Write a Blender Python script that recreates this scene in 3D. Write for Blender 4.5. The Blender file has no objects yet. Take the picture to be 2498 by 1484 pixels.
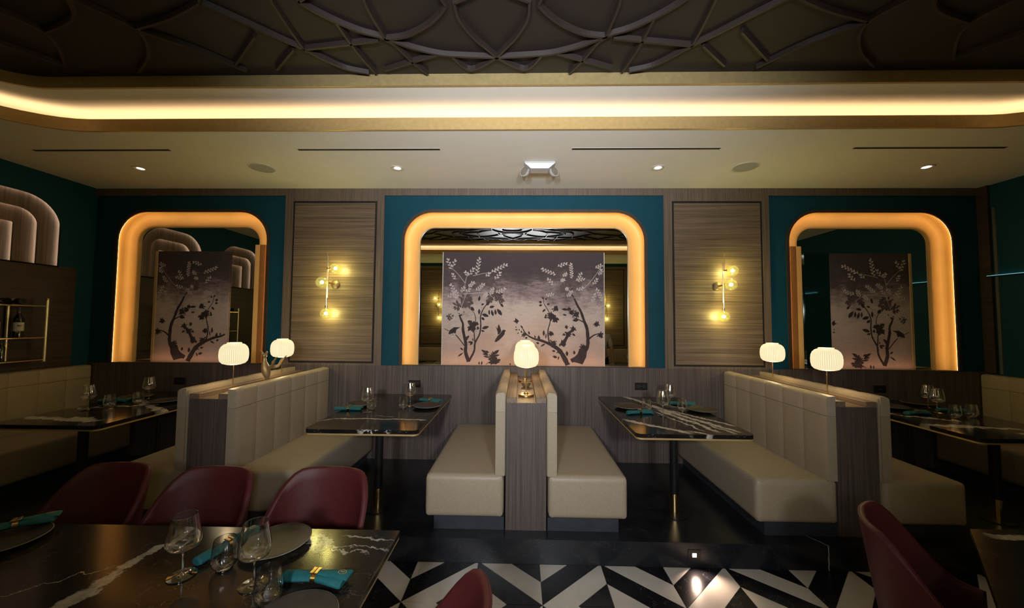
import bpy, bmesh, math, random
from mathutils import Vector, Matrix
from math import pi, sin, cos, radians as R_
random.seed(7)
S = bpy.context.scene
COL = S.collection

# ------------------------------------------------------------------ camera, world, main lights, exposure
CAM_F = 899.2
pitch, yaw, roll = R_(2.644), R_(1.301), R_(0.436)
cy, sy, cp, sp = cos(yaw), sin(yaw), cos(pitch), sin(pitch)
fw = Vector((-sy*cp, cy*cp, sp)); rt = Vector((cy, sy, 0)); up = rt.cross(fw)
rt2 = cos(roll)*rt + sin(roll)*up; up2 = -sin(roll)*rt + cos(roll)*up
cd = bpy.data.cameras.new('camera'); cam = bpy.data.objects.new('camera', cd); COL.objects.link(cam)
cd.sensor_width = 36.0; cd.lens = CAM_F/2498*36.0; cd.clip_start = 0.02
cam.matrix_world = Matrix(((rt2.x, up2.x, -fw.x, 0), (rt2.y, up2.y, -fw.y, -4.2), (rt2.z, up2.z, -fw.z, 1.7256), (0, 0, 0, 1)))
S.camera = cam
W = bpy.data.worlds.new('world'); S.world = W; W.use_nodes = True
W.node_tree.nodes['Background'].inputs[0].default_value = (0.004, 0.004, 0.004, 1)
S.view_settings.view_transform = 'Standard'; S.view_settings.look = 'None'
S.view_settings.exposure = 0.0; S.view_settings.gamma = 1.0
S.view_settings.use_curve_mapping = False
S.cycles.caustics_reflective = False; S.cycles.caustics_refractive = False
S.cycles.sample_clamp_indirect = 8.0
S.cycles.max_bounces = 10; S.cycles.transparent_max_bounces = 16

COOL = (0.93, 0.96, 1.0)
# strengths (tuned together)
P_ADDED = 240.0       # each of the two unseen spotlights added on the rear wall
P_SOFFIT = 230.0      # their beams added to brighten the white soffit
P_UP = 85.0         # their upward beams added for the coffered ceiling
L_COVE = 4.5
L_NICHE = 10.5
L_BULB = 410.0
P_LAMP = 3.2
P_DOWN = 4.0
L_ARCH = 15.0

def lamp(name, kind, loc, power, color, parent=None, size=0.05, target=None, spot=None, blend=0.6):
    d = bpy.data.lights.new(name, kind); d.energy = power; d.color = color
    if kind in ('POINT', 'SPOT'): d.shadow_soft_size = size
    if kind == 'AREA': d.size = size
    if kind == 'SPOT': d.spot_size = R_(spot or 60); d.spot_blend = blend
    o = bpy.data.objects.new(name, d); COL.objects.link(o)
    if parent: o.parent = parent
    o.location = loc
    if target is not None:
        o.rotation_euler = (Vector(target)-Vector(loc)).to_track_quat('-Z', 'Y').to_euler()
    return o

# ------------------------------------------------------------------ materials
def new_mat(name):
    m = bpy.data.materials.new(name); m.use_nodes = True
    nt = m.node_tree; b = nt.nodes['Principled BSDF']
    return m, nt, b
class NT:
    def __init__(s, nt): s.nt = nt
    def n(s, t, **kw):
        x = s.nt.nodes.new(t)
        for k, v in kw.items(): setattr(x, k, v)
        return x
    def l(s, a, b): s.nt.links.new(a, b)
    def val(s, sock, v):
        if hasattr(v, 'is_linked') or hasattr(v, 'links'): s.l(v, sock)
        else: sock.default_value = v
    def m(s, op, a, b=0.0, c=None, clamp=False):
        x = s.n('ShaderNodeMath', operation=op, use_clamp=clamp)
        s.val(x.inputs[0], a); s.val(x.inputs[1], b)
        if c is not None: s.val(x.inputs[2], c)
        return x.outputs[0]
    def coord(s, scale=(1, 1, 1)):
        t = s.n('ShaderNodeTexCoord'); mp = s.n('ShaderNodeMapping')
        mp.inputs['Scale'].default_value = scale
        s.l(t.outputs['Object'], mp.inputs[0]); return mp.outputs[0]
    def noise(s, vec, scale, detail=3, rough=0.5):
        x = s.n('ShaderNodeTexNoise'); x.inputs['Scale'].default_value = scale
        x.inputs['Detail'].default_value = detail; x.inputs['Roughness'].default_value = rough
        s.l(vec, x.inputs['Vector']); return x.outputs[0]
    def ramp(s, fac, stops):
        x = s.n('ShaderNodeValToRGB'); e = x.color_ramp.elements
        while len(e) < len(stops): e.new(0.5)
        for i, (p, c) in enumerate(stops):
            e[i].position = p; e[i].color = (*c, 1)
        s.l(fac, x.inputs[0]); return x.outputs[0]
    def mix(s, fac, a, b):
        x = s.n('ShaderNodeMix', data_type='RGBA')
        s.val(x.inputs[0], fac)
        for sock, v in ((x.inputs[6], a), (x.inputs[7], b)):
            if isinstance(v, tuple): sock.default_value = (*v, 1)
            else: s.l(v, sock)
        return x.outputs[2]
    def bump(s, h, b, strength=0.2, dist=0.01):
        x = s.n('ShaderNodeBump'); x.inputs['Strength'].default_value = strength
        x.inputs['Distance'].default_value = dist
        s.l(h, x.inputs['Height']); s.l(x.outputs[0], b.inputs['Normal'])
def plain(name, col, rough=0.5, metal=0.0, var=0.12, scale=14, spec=0.5, bump=0.0):
    m, nt, b = new_mat(name); t = NT(nt)
    n = t.noise(t.coord(), scale, 3)
    c = t.ramp(n, [(0.25, tuple(x*(1-var) for x in col)), (0.75, tuple(min(1, x*(1+var)) for x in col))])
    t.l(c, b.inputs['Base Color']); b.inputs['Roughness'].default_value = rough
    b.inputs['Metallic'].default_value = metal; b.inputs['Specular IOR Level'].default_value = spec
    if bump: t.bump(n, b, bump)
    return m
def wood(name, dark, light, grain, rough=0.45):
    # grain: axis the fibres run along
    m, nt, b = new_mat(name); t = NT(nt)
    sc = {'x': (1.2, 60, 95), 'z': (95, 60, 1.2), 'y': (95, 1.2, 60)}[grain]
    sc2 = {'x': (.5, 6, 14), 'z': (14, 6, .5), 'y': (14, .5, 6)}[grain]
    n1 = t.noise(t.coord(sc), 1.0, 4, .6); n2 = t.noise(t.coord(sc2), 1.0, 3, .55)
    f = t.m('ADD', t.m('MULTIPLY', n1, .80), t.m('MULTIPLY', n2, .20))
    t.l(t.ramp(f, [(.34, dark), (.5, tuple((a+c)/2 for a, c in zip(dark, light))), (.66, light)]), b.inputs['Base Color'])
    b.inputs['Roughness'].default_value = rough
    t.bump(f, b, .25, .004); return m
def emit(name, col, strength):
    m, nt, b = new_mat(name); b.inputs['Base Color'].default_value = (*[min(1, c) for c in col], 1)
    b.inputs['Emission Color'].default_value = (*col, 1); b.inputs['Emission Strength'].default_value = strength
    return m
def glass(name, tint=(1, 1, 1), ior=1.45, rough=0.02, edge=1.0, haze=0.0):
    # thin clear glass: lets light straight through, mirrors at grazing angles
    m, nt, b = new_mat(name); t = NT(nt); nt.nodes.remove(b)
    tr = t.n('ShaderNodeBsdfTransparent'); tr.inputs[0].default_value = (*tint, 1)
    gl = t.n('ShaderNodeBsdfGlossy'); gl.inputs['Roughness'].default_value = rough
    lw = t.n('ShaderNodeLayerWeight'); lw.inputs[0].default_value = .5
    fz = t.m('ADD', .05, t.m('MULTIPLY', t.m('POWER', lw.outputs['Facing'], 3.2), .75*edge))
    if haze:
        tl = t.n('ShaderNodeBsdfTranslucent'); tl.inputs[0].default_value = (.9, .92, .6, 1)
        m0 = t.n('ShaderNodeMixShader'); m0.inputs[0].default_value = haze
        t.l(tr.outputs[0], m0.inputs[1]); t.l(tl.outputs[0], m0.inputs[2]); tr = m0
    mx = t.n('ShaderNodeMixShader')
    t.l(t.m('MINIMUM', fz, .95), mx.inputs[0]); t.l(tr.outputs[0], mx.inputs[1]); t.l(gl.outputs[0], mx.inputs[2])
    t.l(mx.outputs[0], nt.nodes['Material Output'].inputs[0]); return m
def marble(name, veins, base=((.006, .005, .005), (.022, .018, .016)), vein=(.62, .57, .50), thin=.55, rough=.12):
    """polished black marble; veins: (x0, y0, x1, y1, half width, waviness) in the slab's own coordinates"""
    m, nt, b = new_mat(name); t = NT(nt)
    P = t.coord(); sx = t.n('ShaderNodeSeparateXYZ'); t.l(P, sx.inputs[0])
    X, Y = sx.outputs[0], sx.outputs[1]
    w1 = t.m('SUBTRACT', t.noise(P, 5, 4, .6), .5); w2 = t.m('SUBTRACT', t.noise(P, 17, 4, .65), .5)
    wob = t.m('ADD', w1, t.m('MULTIPLY', w2, .5))
    ragged = t.noise(P, 30, 3, .7)
    tot = None
    for (x0, y0, x1, y1, hw, wav) in veins:
        L = math.hypot(x1-x0, y1-y0); dx, dy = (x1-x0)/L, (y1-y0)/L
        d = t.m('ADD', t.m('ADD', t.m('MULTIPLY', X, -dy), t.m('MULTIPLY', Y, dx)), dy*x0-dx*y0)
        d = t.m('ABSOLUTE', t.m('ADD', d, t.m('MULTIPLY', wob, wav)))
        a = t.m('ADD', t.m('ADD', t.m('MULTIPLY', X, dx), t.m('MULTIPLY', Y, dy)), -(dx*x0+dy*y0))
        along = t.m('MULTIPLY', t.m('MULTIPLY', t.m('ADD', a, .02), 14, clamp=True), t.m('MULTIPLY', t.m('SUBTRACT', L+.02, a), 14, clamp=True))
        wid = t.m('MULTIPLY', t.m('ADD', ragged, .35), hw*1.25)
        k = t.m('MULTIPLY', t.m('DIVIDE', t.m('SUBTRACT', wid, d), hw*.35), 1.0, clamp=True)
        k = t.m('MULTIPLY', k, along)
        tot = k if tot is None else t.m('MAXIMUM', tot, k)
    fine = t.m('ABSOLUTE', t.m('SUBTRACT', t.noise(P, 3.1, 6, .6), .5))
    finek = t.m('MULTIPLY', t.m('MULTIPLY', t.m('SUBTRACT', .0035, fine), 280, clamp=True), thin*.35)
    tot = finek if tot is None else t.m('MAXIMUM', tot, finek)
    bc = t.ramp(t.noise(P, 6, 4, .6), [(.3, base[0]), (.75, base[1])])
    vc = t.ramp(ragged, [(.3, tuple(v*.55 for v in vein)), (.6, vein)])
    t.l(t.mix(tot, bc, vc), b.inputs['Base Color']); b.inputs['Roughness'].default_value = rough
    return m

M = {}
M['teal'] = plain('teal_paint', (.0055, .060, .092), .6, var=.08, scale=4, spec=.18)
M['wood_h'] = wood('walnut_horizontal', (.066, .043, .028), (.235, .165, .112), 'x')
M['wood_v'] = wood('walnut_vertical', (.058, .043, .040), (.145, .111, .100), 'z')
M['wood_f'] = wood('walnut_frame', (.085, .060, .046), (.20, .148, .112), 'z')
M['wood_d'] = wood('dark_wood', (.030, .020, .015), (.075, .050, .038), 'y')
M['wood_y'] = wood('walnut_lengthwise', (.13, .09, .06), (.27, .19, .13), 'y')
M['groove'] = plain('dark_groove', (.012, .009, .008), .7)
M['plaster'] = plain('warm_white_plaster', (.80, .765, .70), .7, var=.02, scale=8, spec=.2)
M['gold_cove'] = plain('gold_plaster', (.86, .52, .175), .42, var=.06, scale=5, spec=.4)
M['gold_metal'] = plain('brushed_gold', (.60, .42, .18), .42, metal=.45, var=.10, scale=30)
M['gold_band'] = plain('brushed_gold_band', (.40, .30, .14), .45, metal=.4, var=.10, scale=30)
M['brass'] = plain('polished_brass', (.78, .55, .26), .22, metal=1.0, var=.06, scale=40)
M['bronze'] = plain('dull_bronze', (.32, .225, .12), .45, metal=.55, var=.2, scale=40, bump=.2)
M['steel'] = plain('brushed_steel', (.55, .52, .46), .3, metal=.9, var=.05)
M['black_metal'] = plain('black_metal', (.012, .012, .013), .35, metal=.3)
M['black'] = plain('matte_black', (.006, .006, .006), .6)
M['ceil_dark'] = plain('dark_brown_ceiling', (.0125, .008, .0068), .6, var=.12, scale=5)
M['rib'] = plain('dark_brown_moulding', (.021, .0135, .0115), .5, var=.1)
M['leather'] = plain('beige_leather', (.37, .30, .215), .48, var=.06, scale=60, bump=.06)
M['leather_top'] = plain('beige_leather_band', (.41, .335, .245), .48, var=.05, scale=60, bump=.06)
M['burgundy'] = plain('burgundy_leather', (.068, .010, .011), .52, spec=.35, var=.10, scale=50, bump=.05)
M['burgundy_d'] = plain('burgundy_seat', (.055, .008, .009), .5, var=.1, scale=50)
M['plinth'] = plain('charcoal_stone', (.035, .040, .050), .5, var=.2, scale=12)
M['floor_dark'] = marble('black_floor_marble', [(1.95, -1.12, 2.2, -1.55, .004, .03)], base=((.008, .009, .012), (.020, .022, .027)), thin=.25, rough=.28)
M['tile_white'] = plain('white_marble_tile', (.62, .58, .52), .26, var=.10, scale=5)
M['tile_black'] = marble('black_marble_tile', [], base=((.006, .006, .008), (.015, .015, .019)), thin=.35, rough=.22)
M['grout'] = plain('grey_grout', (.10, .095, .09), .8)
M['white_plastic'] = plain('white_plastic', (.50, .50, .51), .4, var=.02)
M['grille'] = plain('speaker_grille', (.42, .42, .38), .7, var=.04, scale=300)
M['white_trim'] = plain('white_trim_ring', (.7, .67, .6), .4, var=.02)
M['napkin'] = plain('teal_linen', (.004, .105, .118), .75, var=.18, scale=90, bump=.15)
M['plate'] = plain('bronze_glaze', (.036, .030, .025), .42, var=.25, scale=25)
M['plate_pale'] = plain('grey_glaze', (.24, .22, .19), .3, var=.15, scale=25)
def real_glass():
    m, nt, b = new_mat('clear_glass'); b.inputs['Transmission Weight'].default_value = 1.0; b.inputs['IOR'].default_value = 1.45
    b.inputs['Base Color'].default_value = (1, 1, 1, 1); b.inputs['Roughness'].default_value = 0.0
    b.inputs['Coat Weight'].default_value = 1.0; b.inputs['Coat Roughness'].default_value = 0.06; b.inputs['Coat IOR'].default_value = 1.8
    return m
M['glass'] = real_glass()
M['amber_glass'] = glass('smoky_yellow_glass', (.84, .89, .62), 1.45, .02, 1.0, .016)
M['bottle'] = plain('dark_bottle_glass', (.006, .010, .008), .06, spec=.8)
M['label'] = plain('paper_label', (.55, .54, .50), .7)
M['capsule'] = plain('bottle_capsule', (.09, .09, .10), .35, metal=.4)
M['led_cove'] = emit('cove_led', (1.0, .70, .38), L_COVE)
M['led_niche'] = emit('niche_led', (1.0, .72, .36), L_NICHE)
M['led_sill'] = emit('sill_led', (1.0, .62, .40), 7.0)
M['led_arch'] = emit('arch_led', (1.0, .72, .50), L_ARCH)
M['led_cyan'] = emit('cyan_led', (.22, .72, .80), .55)  # no lamp: glow stands in for a reflection in glass
M['lens'] = emit('downlight_lens', (1.0, .93, .80), 2.6)
M['bulb'] = emit('bulb', (1.0, .82, .34), L_BULB)
M['pend_bulb'] = emit('pendant_bulb', (.93, .96, 1.0), 12.0)  # lens glow of the spotlights added on the rear wall
M['step_lens'] = emit('step_lens', (1.0, .84, .66), 7.0)
M['skin'] = plain('skin', (.45, .27, .19), .5)
M['hair'] = plain('dark_hair', (.012, .009, .008), .5)
M['shirt'] = plain('pale_grey_shirt', (.48, .47, .45), .8, bump=.1, scale=60)
M['trousers'] = plain('dark_trousers', (.016, .016, .020), .8)

def mirror_mat():
    m, nt, b = new_mat('mirror_silver'); b.inputs['Metallic'].default_value = 1.0
    b.inputs['Base Color'].default_value = (.80, .79, .76, 1); b.inputs['Roughness'].default_value = 0.0
    return m
M['mirror'] = mirror_mat()
def dark_glass_mat():
    m, nt, b = new_mat('tinted_mirror'); b.inputs['Metallic'].default_value = 1.0
    b.inputs['Base Color'].default_value = (.42, .50, .52, 1); b.inputs['Roughness'].default_value = 0.04
    return m
M['dark_glass'] = dark_glass_mat()
def shade_mat():
    # lit ribbed opal shade: rib shading put into the glow, dimmer between ribs
    m, nt, b = new_mat('lit_opal_shade'); t = NT(nt)
    c = t.coord(); s = t.n('ShaderNodeSeparateXYZ'); t.l(c, s.inputs[0])
    ang = t.m('ARCTAN2', s.outputs[1], s.outputs[0])
    rib = t.m('ADD', t.m('MULTIPLY', t.m('COSINE', t.m('MULTIPLY', ang, 44)), .5), .5)
    st = t.m('ADD', .70, t.m('MULTIPLY', rib, .28))
    col = t.mix(rib, (1.0, .80, .46), (1.0, .90, .56))
    t.l(col, b.inputs['Emission Color']); t.l(st, b.inputs['Emission Strength'])
    b.inputs['Base Color'].default_value = (.3, .28, .22, 1); b.inputs['Roughness'].default_value = .4
    return m
M['shade'] = shade_mat()
def mural_mat():
    # printed ombre ground of the mural: dark mauve sky, pale cloudy middle, warm sill glow painted in at the bottom
    m, nt, b = new_mat('mural_ground'); t = NT(nt)
    c = t.coord(); s = t.n('ShaderNodeSeparateXYZ'); t.l(c, s.inputs[0])
    n1 = t.noise(c, 2.3, 5, .6); n2 = t.noise(t.coord((1, 1, 3.5)), 9, 5, .7); n3 = t.noise(c, 60, 2)
    h = t.m('DIVIDE', s.outputs[2], 1.32)
    f = t.m('ADD', t.m('ADD', h, .04), t.m('ADD', t.m('MULTIPLY', t.m('SUBTRACT', n1, .5), .75), t.m('ADD', t.m('MULTIPLY', t.m('SUBTRACT', n2, .5), .42), t.m('MULTIPLY', t.m('SUBTRACT', n3, .5), .10))))
    col = t.ramp(f, [(.02, (.58, .38, .29)), (.20, (.50, .36, .31)), (.46, (.60, .49, .45)), (.64, (.33, .25, .25)), (.78, (.115, .085, .090)), (.95, (.075, .056, .060))])
    t.l(col, b.inputs['Base Color']); b.inputs['Roughness'].default_value = .75; b.inputs['Specular IOR Level'].default_value = .2
    return m
M['mural'] = mural_mat()
M['print_pale'] = plain('print_pale_leaf', (.56, .47, .45), .75, spec=.2, var=.2, scale=20)
M['print_dark'] = plain('print_dark_leaf', (.052, .036, .038), .75, spec=.2, var=.25, scale=12)
M['print_mid'] = plain('print_shadow', (.13, .092, .090), .8, spec=.1, var=.3, scale=9)  # printed soft foliage behind the branches
M['print_warm'] = plain('print_grass', (.60, .42, .32), .8, spec=.1)

# ------------------------------------------------------------------ mesh helpers
class MB:
    def __init__(s): s.bm = bmesh.new()
    def box(s, x0, x1, y0, y1, z0, z1, bev=0.0, seg=2):
        vs = [s.bm.verts.new((x, y, z)) for z in (z0, z1) for y in (y0, y1) for x in (x0, x1)]
        fs = [s.bm.faces.new([vs[i] for i in q]) for q in ((0, 2, 3, 1), (4, 5, 7, 6), (0, 1, 5, 4), (2, 6, 7, 3), (0, 4, 6, 2), (1, 3, 7, 5))]
        if bev > 0:
            es = list({e for f in fs for e in f.edges})
            bmesh.ops.bevel(s.bm, geom=es, offset=bev, segments=seg, profile=.6, affect='EDGES')
        return s
    def grid(s, rows, close_u=False, close_v=False, flip=False):
        """rows: list of equal-length point lists"""
        V = [[s.bm.verts.new(p) for p in r] for r in rows]
        nr, nc = len(V), len(V[0])
        for i in range(nr - (0 if close_v else 1)):
            for j in range(nc - (0 if close_u else 1)):
                q = [V[i][j], V[i][(j+1) % nc], V[(i+1) % nr][(j+1) % nc], V[(i+1) % nr][j]]
                if flip: q.reverse()
                try: s.bm.faces.new(q)
                except ValueError: pass
        return V
    def lathe(s, prof, seg=24, c=(0, 0, 0), cap0=True, cap1=True, axis='z'):
        rows = []
        for (r, z) in prof:
            row = []
            for k in range(seg):
                a = 2*pi*k/seg; p = (r*cos(a), r*sin(a), z)
                if axis == 'y': p = (p[0], p[2], p[1])
                if axis == 'x': p = (p[2], p[0], p[1])
                row.append((p[0]+c[0], p[1]+c[1], p[2]+c[2]))
            rows.append(row)
        V = s.grid(rows, close_u=True)
        if cap0 and prof[0][0] > 1e-5: s.bm.faces.new(list(reversed(V[0])))
        if cap1 and prof[-1][0] > 1e-5: s.bm.faces.new(V[-1])
        return s
    def tube(s, pts, r, seg=8, cap=True):
        pts = [Vector(p) for p in pts]; rows = []
        rr = r if isinstance(r, (list, tuple)) else [r]*len(pts)
        for i, p in enumerate(pts):
            d = (pts[min(i+1, len(pts)-1)] - pts[max(i-1, 0)]).normalized()
            a = d.cross(Vector((0, 0, 1)) if abs(d.z) < .9 else Vector((1, 0, 0))).normalized(); b = d.cross(a)
            rows.append([tuple(p + rr[i]*(cos(2*pi*k/seg)*a + sin(2*pi*k/seg)*b)) for k in range(seg)])
        V = s.grid(rows, close_u=True)
        if cap:
            s.bm.faces.new(V[0]); s.bm.faces.new(list(reversed(V[-1])))
        return s
    def prism(s, loop, vec):
        """extrude a planar loop along vec, closed solid"""
        a = [s.bm.verts.new(p) for p in loop]; b = [s.bm.verts.new(Vector(p)+Vector(vec)) for p in loop]
        s.bm.faces.new(list(reversed(a))); s.bm.faces.new(b); n = len(a)
        for i in range(n): s.bm.faces.new([a[i], a[(i+1) % n], b[(i+1) % n], b[i]])
        return s
    def poly(s, loop): s.bm.faces.new([s.bm.verts.new(p) for p in loop]); return s
    def ball(s, c, r, seg=16, rings=10, sz=1.0):
        return s.lathe([(max(1e-6, r*sin(pi*i/rings)), -r*sz*cos(pi*i/rings)) for i in range(rings+1)], seg, c, False, False)
def smooth(me, on):
    if on == 'auto':
        for p in me.polygons: p.use_smooth = True
        try: me.set_sharp_from_angle(angle=R_(38))
        except Exception: pass
    elif on:
        for p in me.polygons: p.use_smooth = True
def obj(name, mb, mat, parent=None, label=None, sm=False, kind=None, merge=True):
    bm = mb.bm
    if merge: bmesh.ops.remove_doubles(bm, verts=bm.verts, dist=1e-5)
    bmesh.ops.recalc_face_normals(bm, faces=bm.faces)
    me = bpy.data.meshes.new(name); bm.to_mesh(me); bm.free()
    for mm in (mat if isinstance(mat, list) else [mat]): me.materials.append(mm)
    smooth(me, sm)
    o = bpy.data.objects.new(name, me); COL.objects.link(o)
    if parent is not None: o.parent = parent
    if label: o['label'] = label
    if kind: o['kind'] = kind
    return o
def tag(o, label, cat, group=None):
    o['label'] = label; o['category'] = cat
    if group: o['group'] = group
    return o
def thing(name, label, cat, loc=(0, 0, 0), rz=0.0, group=None):
    o = bpy.data.objects.new(name, None); COL.objects.link(o); o.empty_display_size = .1
    o.location = loc; o.rotation_euler = (0, 0, rz)
    return tag(o, label, cat, group)
def dup(root, loc, rz, label, group=None):
    def cp(o, parent):
        c = o.copy(); COL.objects.link(c)
        if parent is not None: c.parent = parent
        for ch in list(kids.get(o.name, [])): cp(ch, c)
        return c
    kids = {}
    def collect(o):
        kids[o.name] = list(o.children)
        for ch in o.children: collect(ch)
    collect(root)
    r = cp(root, None); r.location = loc; r.rotation_euler = (0, 0, rz); r['label'] = label
    if group: r['group'] = group
    return r
def struct(name, mb, mat, parent=None, sm=False):
    return obj(name, mb, mat, parent, sm=sm, kind='structure')

# ------------------------------------------------------------------ room data
XL, XR, X0 = -5.02, 5.14, 0.045
YR, ZP, ZS, ZC = -5.3, 0.17, 1.21, 3.255
YSTEP = -1.495
NICHES = [(-3.847, .897), (.031, 1.382), (3.925, .906)]     # centre, half width of the outer outline
NTOP, NRAD, NW = 2.983, .335, .16                             # top, corner radius, width of the gold cove
def arch(cx, hw, zt, r, zs, o=0.0, n=10):
    """inverted-U outline as (u, z), from bottom one side over the top to the other side"""
    hw, zt, r = hw-o, zt-o, max(r-o, .01)
    p = [(cx-hw, zs)]
    p += [(cx-hw+r-r*cos(a), zt-r+r*sin(a)) for a in [pi/2*i/n for i in range(n+1)]]
    p += [(cx+hw-r+r*sin(a), zt-r+r*cos(a)) for a in [pi/2*i/n for i in range(n+1)]]
    p += [(cx+hw, zs)]
    return p
def rrect(off, n=10):
    """rounded rectangle of the cove, grown outwards by off, as (x, y)"""
    x0, x1, y0, y1, r = -4.22-off, 4.31+off, -3.965-off, -1.335+off, .70+off
    out = []
    for cx, cy_, a0 in ((x1-r, y1-r, 0), (x0+r, y1-r, pi/2), (x0+r, y0+r, pi), (x1-r, y0+r, 1.5*pi)):
        out += [(cx+r*cos(a0+pi/2*i/n), cy_+r*sin(a0+pi/2*i/n)) for i in range(n+1)]
    return out

# ------------------------------------------------------------------ structure: walls
# back wall: teal plate with the three arched openings
loop = [(XL, ZS-.04), ]
for cx, hw in NICHES:
    a = arch(cx, hw, NTOP, NRAD, ZS-.04, -.012); loop += a
loop += [(XR, ZS-.04), (XR, ZC), (XL, ZC)]
mb = MB(); mb.prism([(x, 0, z) for x, z in loop], (0, .012, 0))
wall_back = struct('wall_back', mb, M['teal'])
obj('backing_board', MB().box(XL, XR, .125, .16, ZS-.04, ZC), M['black'], wall_back)
obj('wainscot_panel', MB().box(XL, XR, -.022, .125, ZP, ZS), M['wood_v'], wall_back, label='dark walnut wainscot below the mirrors, vertical grain')
obj('top_band', MB().box(XL, XR, -.016, -.001, 3.173, ZC), M['wood_f'], wall_back, label='narrow dark wood band under the ceiling')
for (a, b, c, d) in ((-2.745, -1.582, -2.655, -1.667), (1.624, 2.805, 1.717, 2.729)):
    fr = MB()
    fr.box(a, c, -.018, 0, ZS, 3.173); fr.box(d, b, -.018, 0, ZS, 3.173)
    fr.box(c, d, -.018, 0, ZS, 1.232); fr.box(c, d, -.018, 0, 3.105, 3.173)
    f = obj('panel_frame', fr, M['wood_f'], wall_back, label='wood frame around the sconce panel')
    obj('groove', MB().box(c, d, -.006, 0, 1.232, 3.105), M['groove'], f)
    obj('wood_panel', MB().box(c+.022, d-.022, -.020, -.006, 1.252, 3.083, .003, 1), M['wood_h'], wall_back, label='walnut panel with horizontal grain carrying a wall sconce')

# left wall with arched relief panels; right wall; rear wall (seen in the mirrors)
ARCHES = [-.795, -2.085, -3.375]
loop = [(0, 2.285)]
for yc in ARCHES:
    loop += [(y, z) for y, z in reversed(arch(yc, .468, 3.0, .32, 2.285))]
loop += [(YR, 2.285), (YR, ZC), (0, ZC)]
mb = MB(); mb.prism([(XL, y, z) for y, z in loop], (-.010, 0, 0))
wall_left = struct('wall_left', mb, M['teal'])
obj('backing_board', MB().box(XL-.30, XL-.25, YR, .1, 0, ZC), M['black'], wall_left)
obj('corner_panel', MB().box(XL-.1, XL, -.165, 0, 0, 2.285), M['teal'], wall_left)
obj('lower_panel', MB().box(XL-.1, XL, YR, -.165, 0, 2.285), M['wood_d'], wall_left, label='dark brown wood below the arched reliefs')
mb = MB(); mb.box(XR, XR+.1, YR, .1, 0, ZC)
wall_right = struct('wall_right', mb, M['teal'])
obj('pilaster', MB().box(XR-.02, XR, -.15, -.125, 1.2, 3.0), M['steel'], wall_right, label='thin vertical metal trim strip')
obj('pilaster', MB().box(XR-.03, XR, -.10, 0, 1.2, ZC), M['wood_d'], wall_right)
mb = MB(); mb.box(XL-.1, XR+.1, YR-.1, YR, 0, ZC)
wall_rear = struct('wall_rear', mb, M['teal'])
obj('wainscot_panel', MB().box(XL, XR, YR, YR+.02, 0, 1.06), M['wood_v'], wall_rear)
for (a, b) in ((-2.745, -1.582), (1.624, 2.805)):
    f = obj('panel_frame', MB().box(a, b, YR, YR+.018, 1.06, 3.17), M['wood_f'], wall_rear)
    obj('groove', MB().box(a+.09, b-.09, YR, YR+.0185, 1.1, 3.1), M['groove'], f)
    obj('wood_panel', MB().box(a+.112, b-.112, YR, YR+.024, 1.12, 3.08), M['wood_h'], wall_rear)

# ------------------------------------------------------------------ structure: ceiling with cove
mb = MB(); outer = []
bm = mb.bm
ov = [bm.verts.new((x, y, ZC)) for x, y in ((XL-.1, YR-.1), (XR+.1, YR-.1), (XR+.1, .1), (XL-.1, .1))]
iv = [bm.verts.new((x, y, ZC)) for x, y in rrect(.02)]
es = [bm.edges.new((v[i], v[(i+1) % len(v)])) for v in (ov, iv) for i in range(len(v))]
bmesh.ops.triangle_fill(bm, use_beauty=True, edges=es)
r = bmesh.ops.extrude_face_region(bm, geom=list(bm.faces))
bmesh.ops.translate(bm, verts=[v for v in r['geom'] if isinstance(v, bmesh.types.BMVert)], vec=(0, 0, .012))
ceiling = struct('ceiling', mb, M['plaster'])
def ringstrip(o0, z0, o1, z1): return [[(x, y, z0) for x, y in rrect(o0)], [(x, y, z1) for x, y in rrect(o1)]]
def ring(name, segs, mat, label=None, sm='auto'):
    m_ = MB(); rows = [[(x, y, z) for x, y in rrect(o)] for o, z in segs]
    m_.grid(rows, close_u=True, close_v=(len(segs) > 2)); return obj(name, m_, mat, ceiling, label, sm)
ring('cove_lip', [(0, ZC-.004), (0, 3.350), (.02, 3.350), (.02, ZC-.004)], M['gold_metal'], 'lower gold edge of the light cove')
ring('cove_back', [(.32, ZC+.012), (.32, 3.44)], M['plaster'])
ring('cove_ceiling', [(.32, 3.44), (-.262, 3.44)], M['plaster'], 'white tray ceiling washed by the hidden cove light')
ring('upper_band', [(-.275, 3.435), (-.275, 3.525), (-.255, 3.525), (-.255, 3.435)], M['gold_band'], 'upper gold edge of the ceiling tray')
ring('light_strip', [(.030, 3.272), (.150, 3.272)], M['led_cove'])
mb = MB(); mb.prism([(x, y, 3.52) for x, y in rrect(-.262)], (0, 0, .02))
obj('dark_panel', mb, M['ceil_dark'], ceiling, label='dark brown coffered ceiling field')
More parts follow.
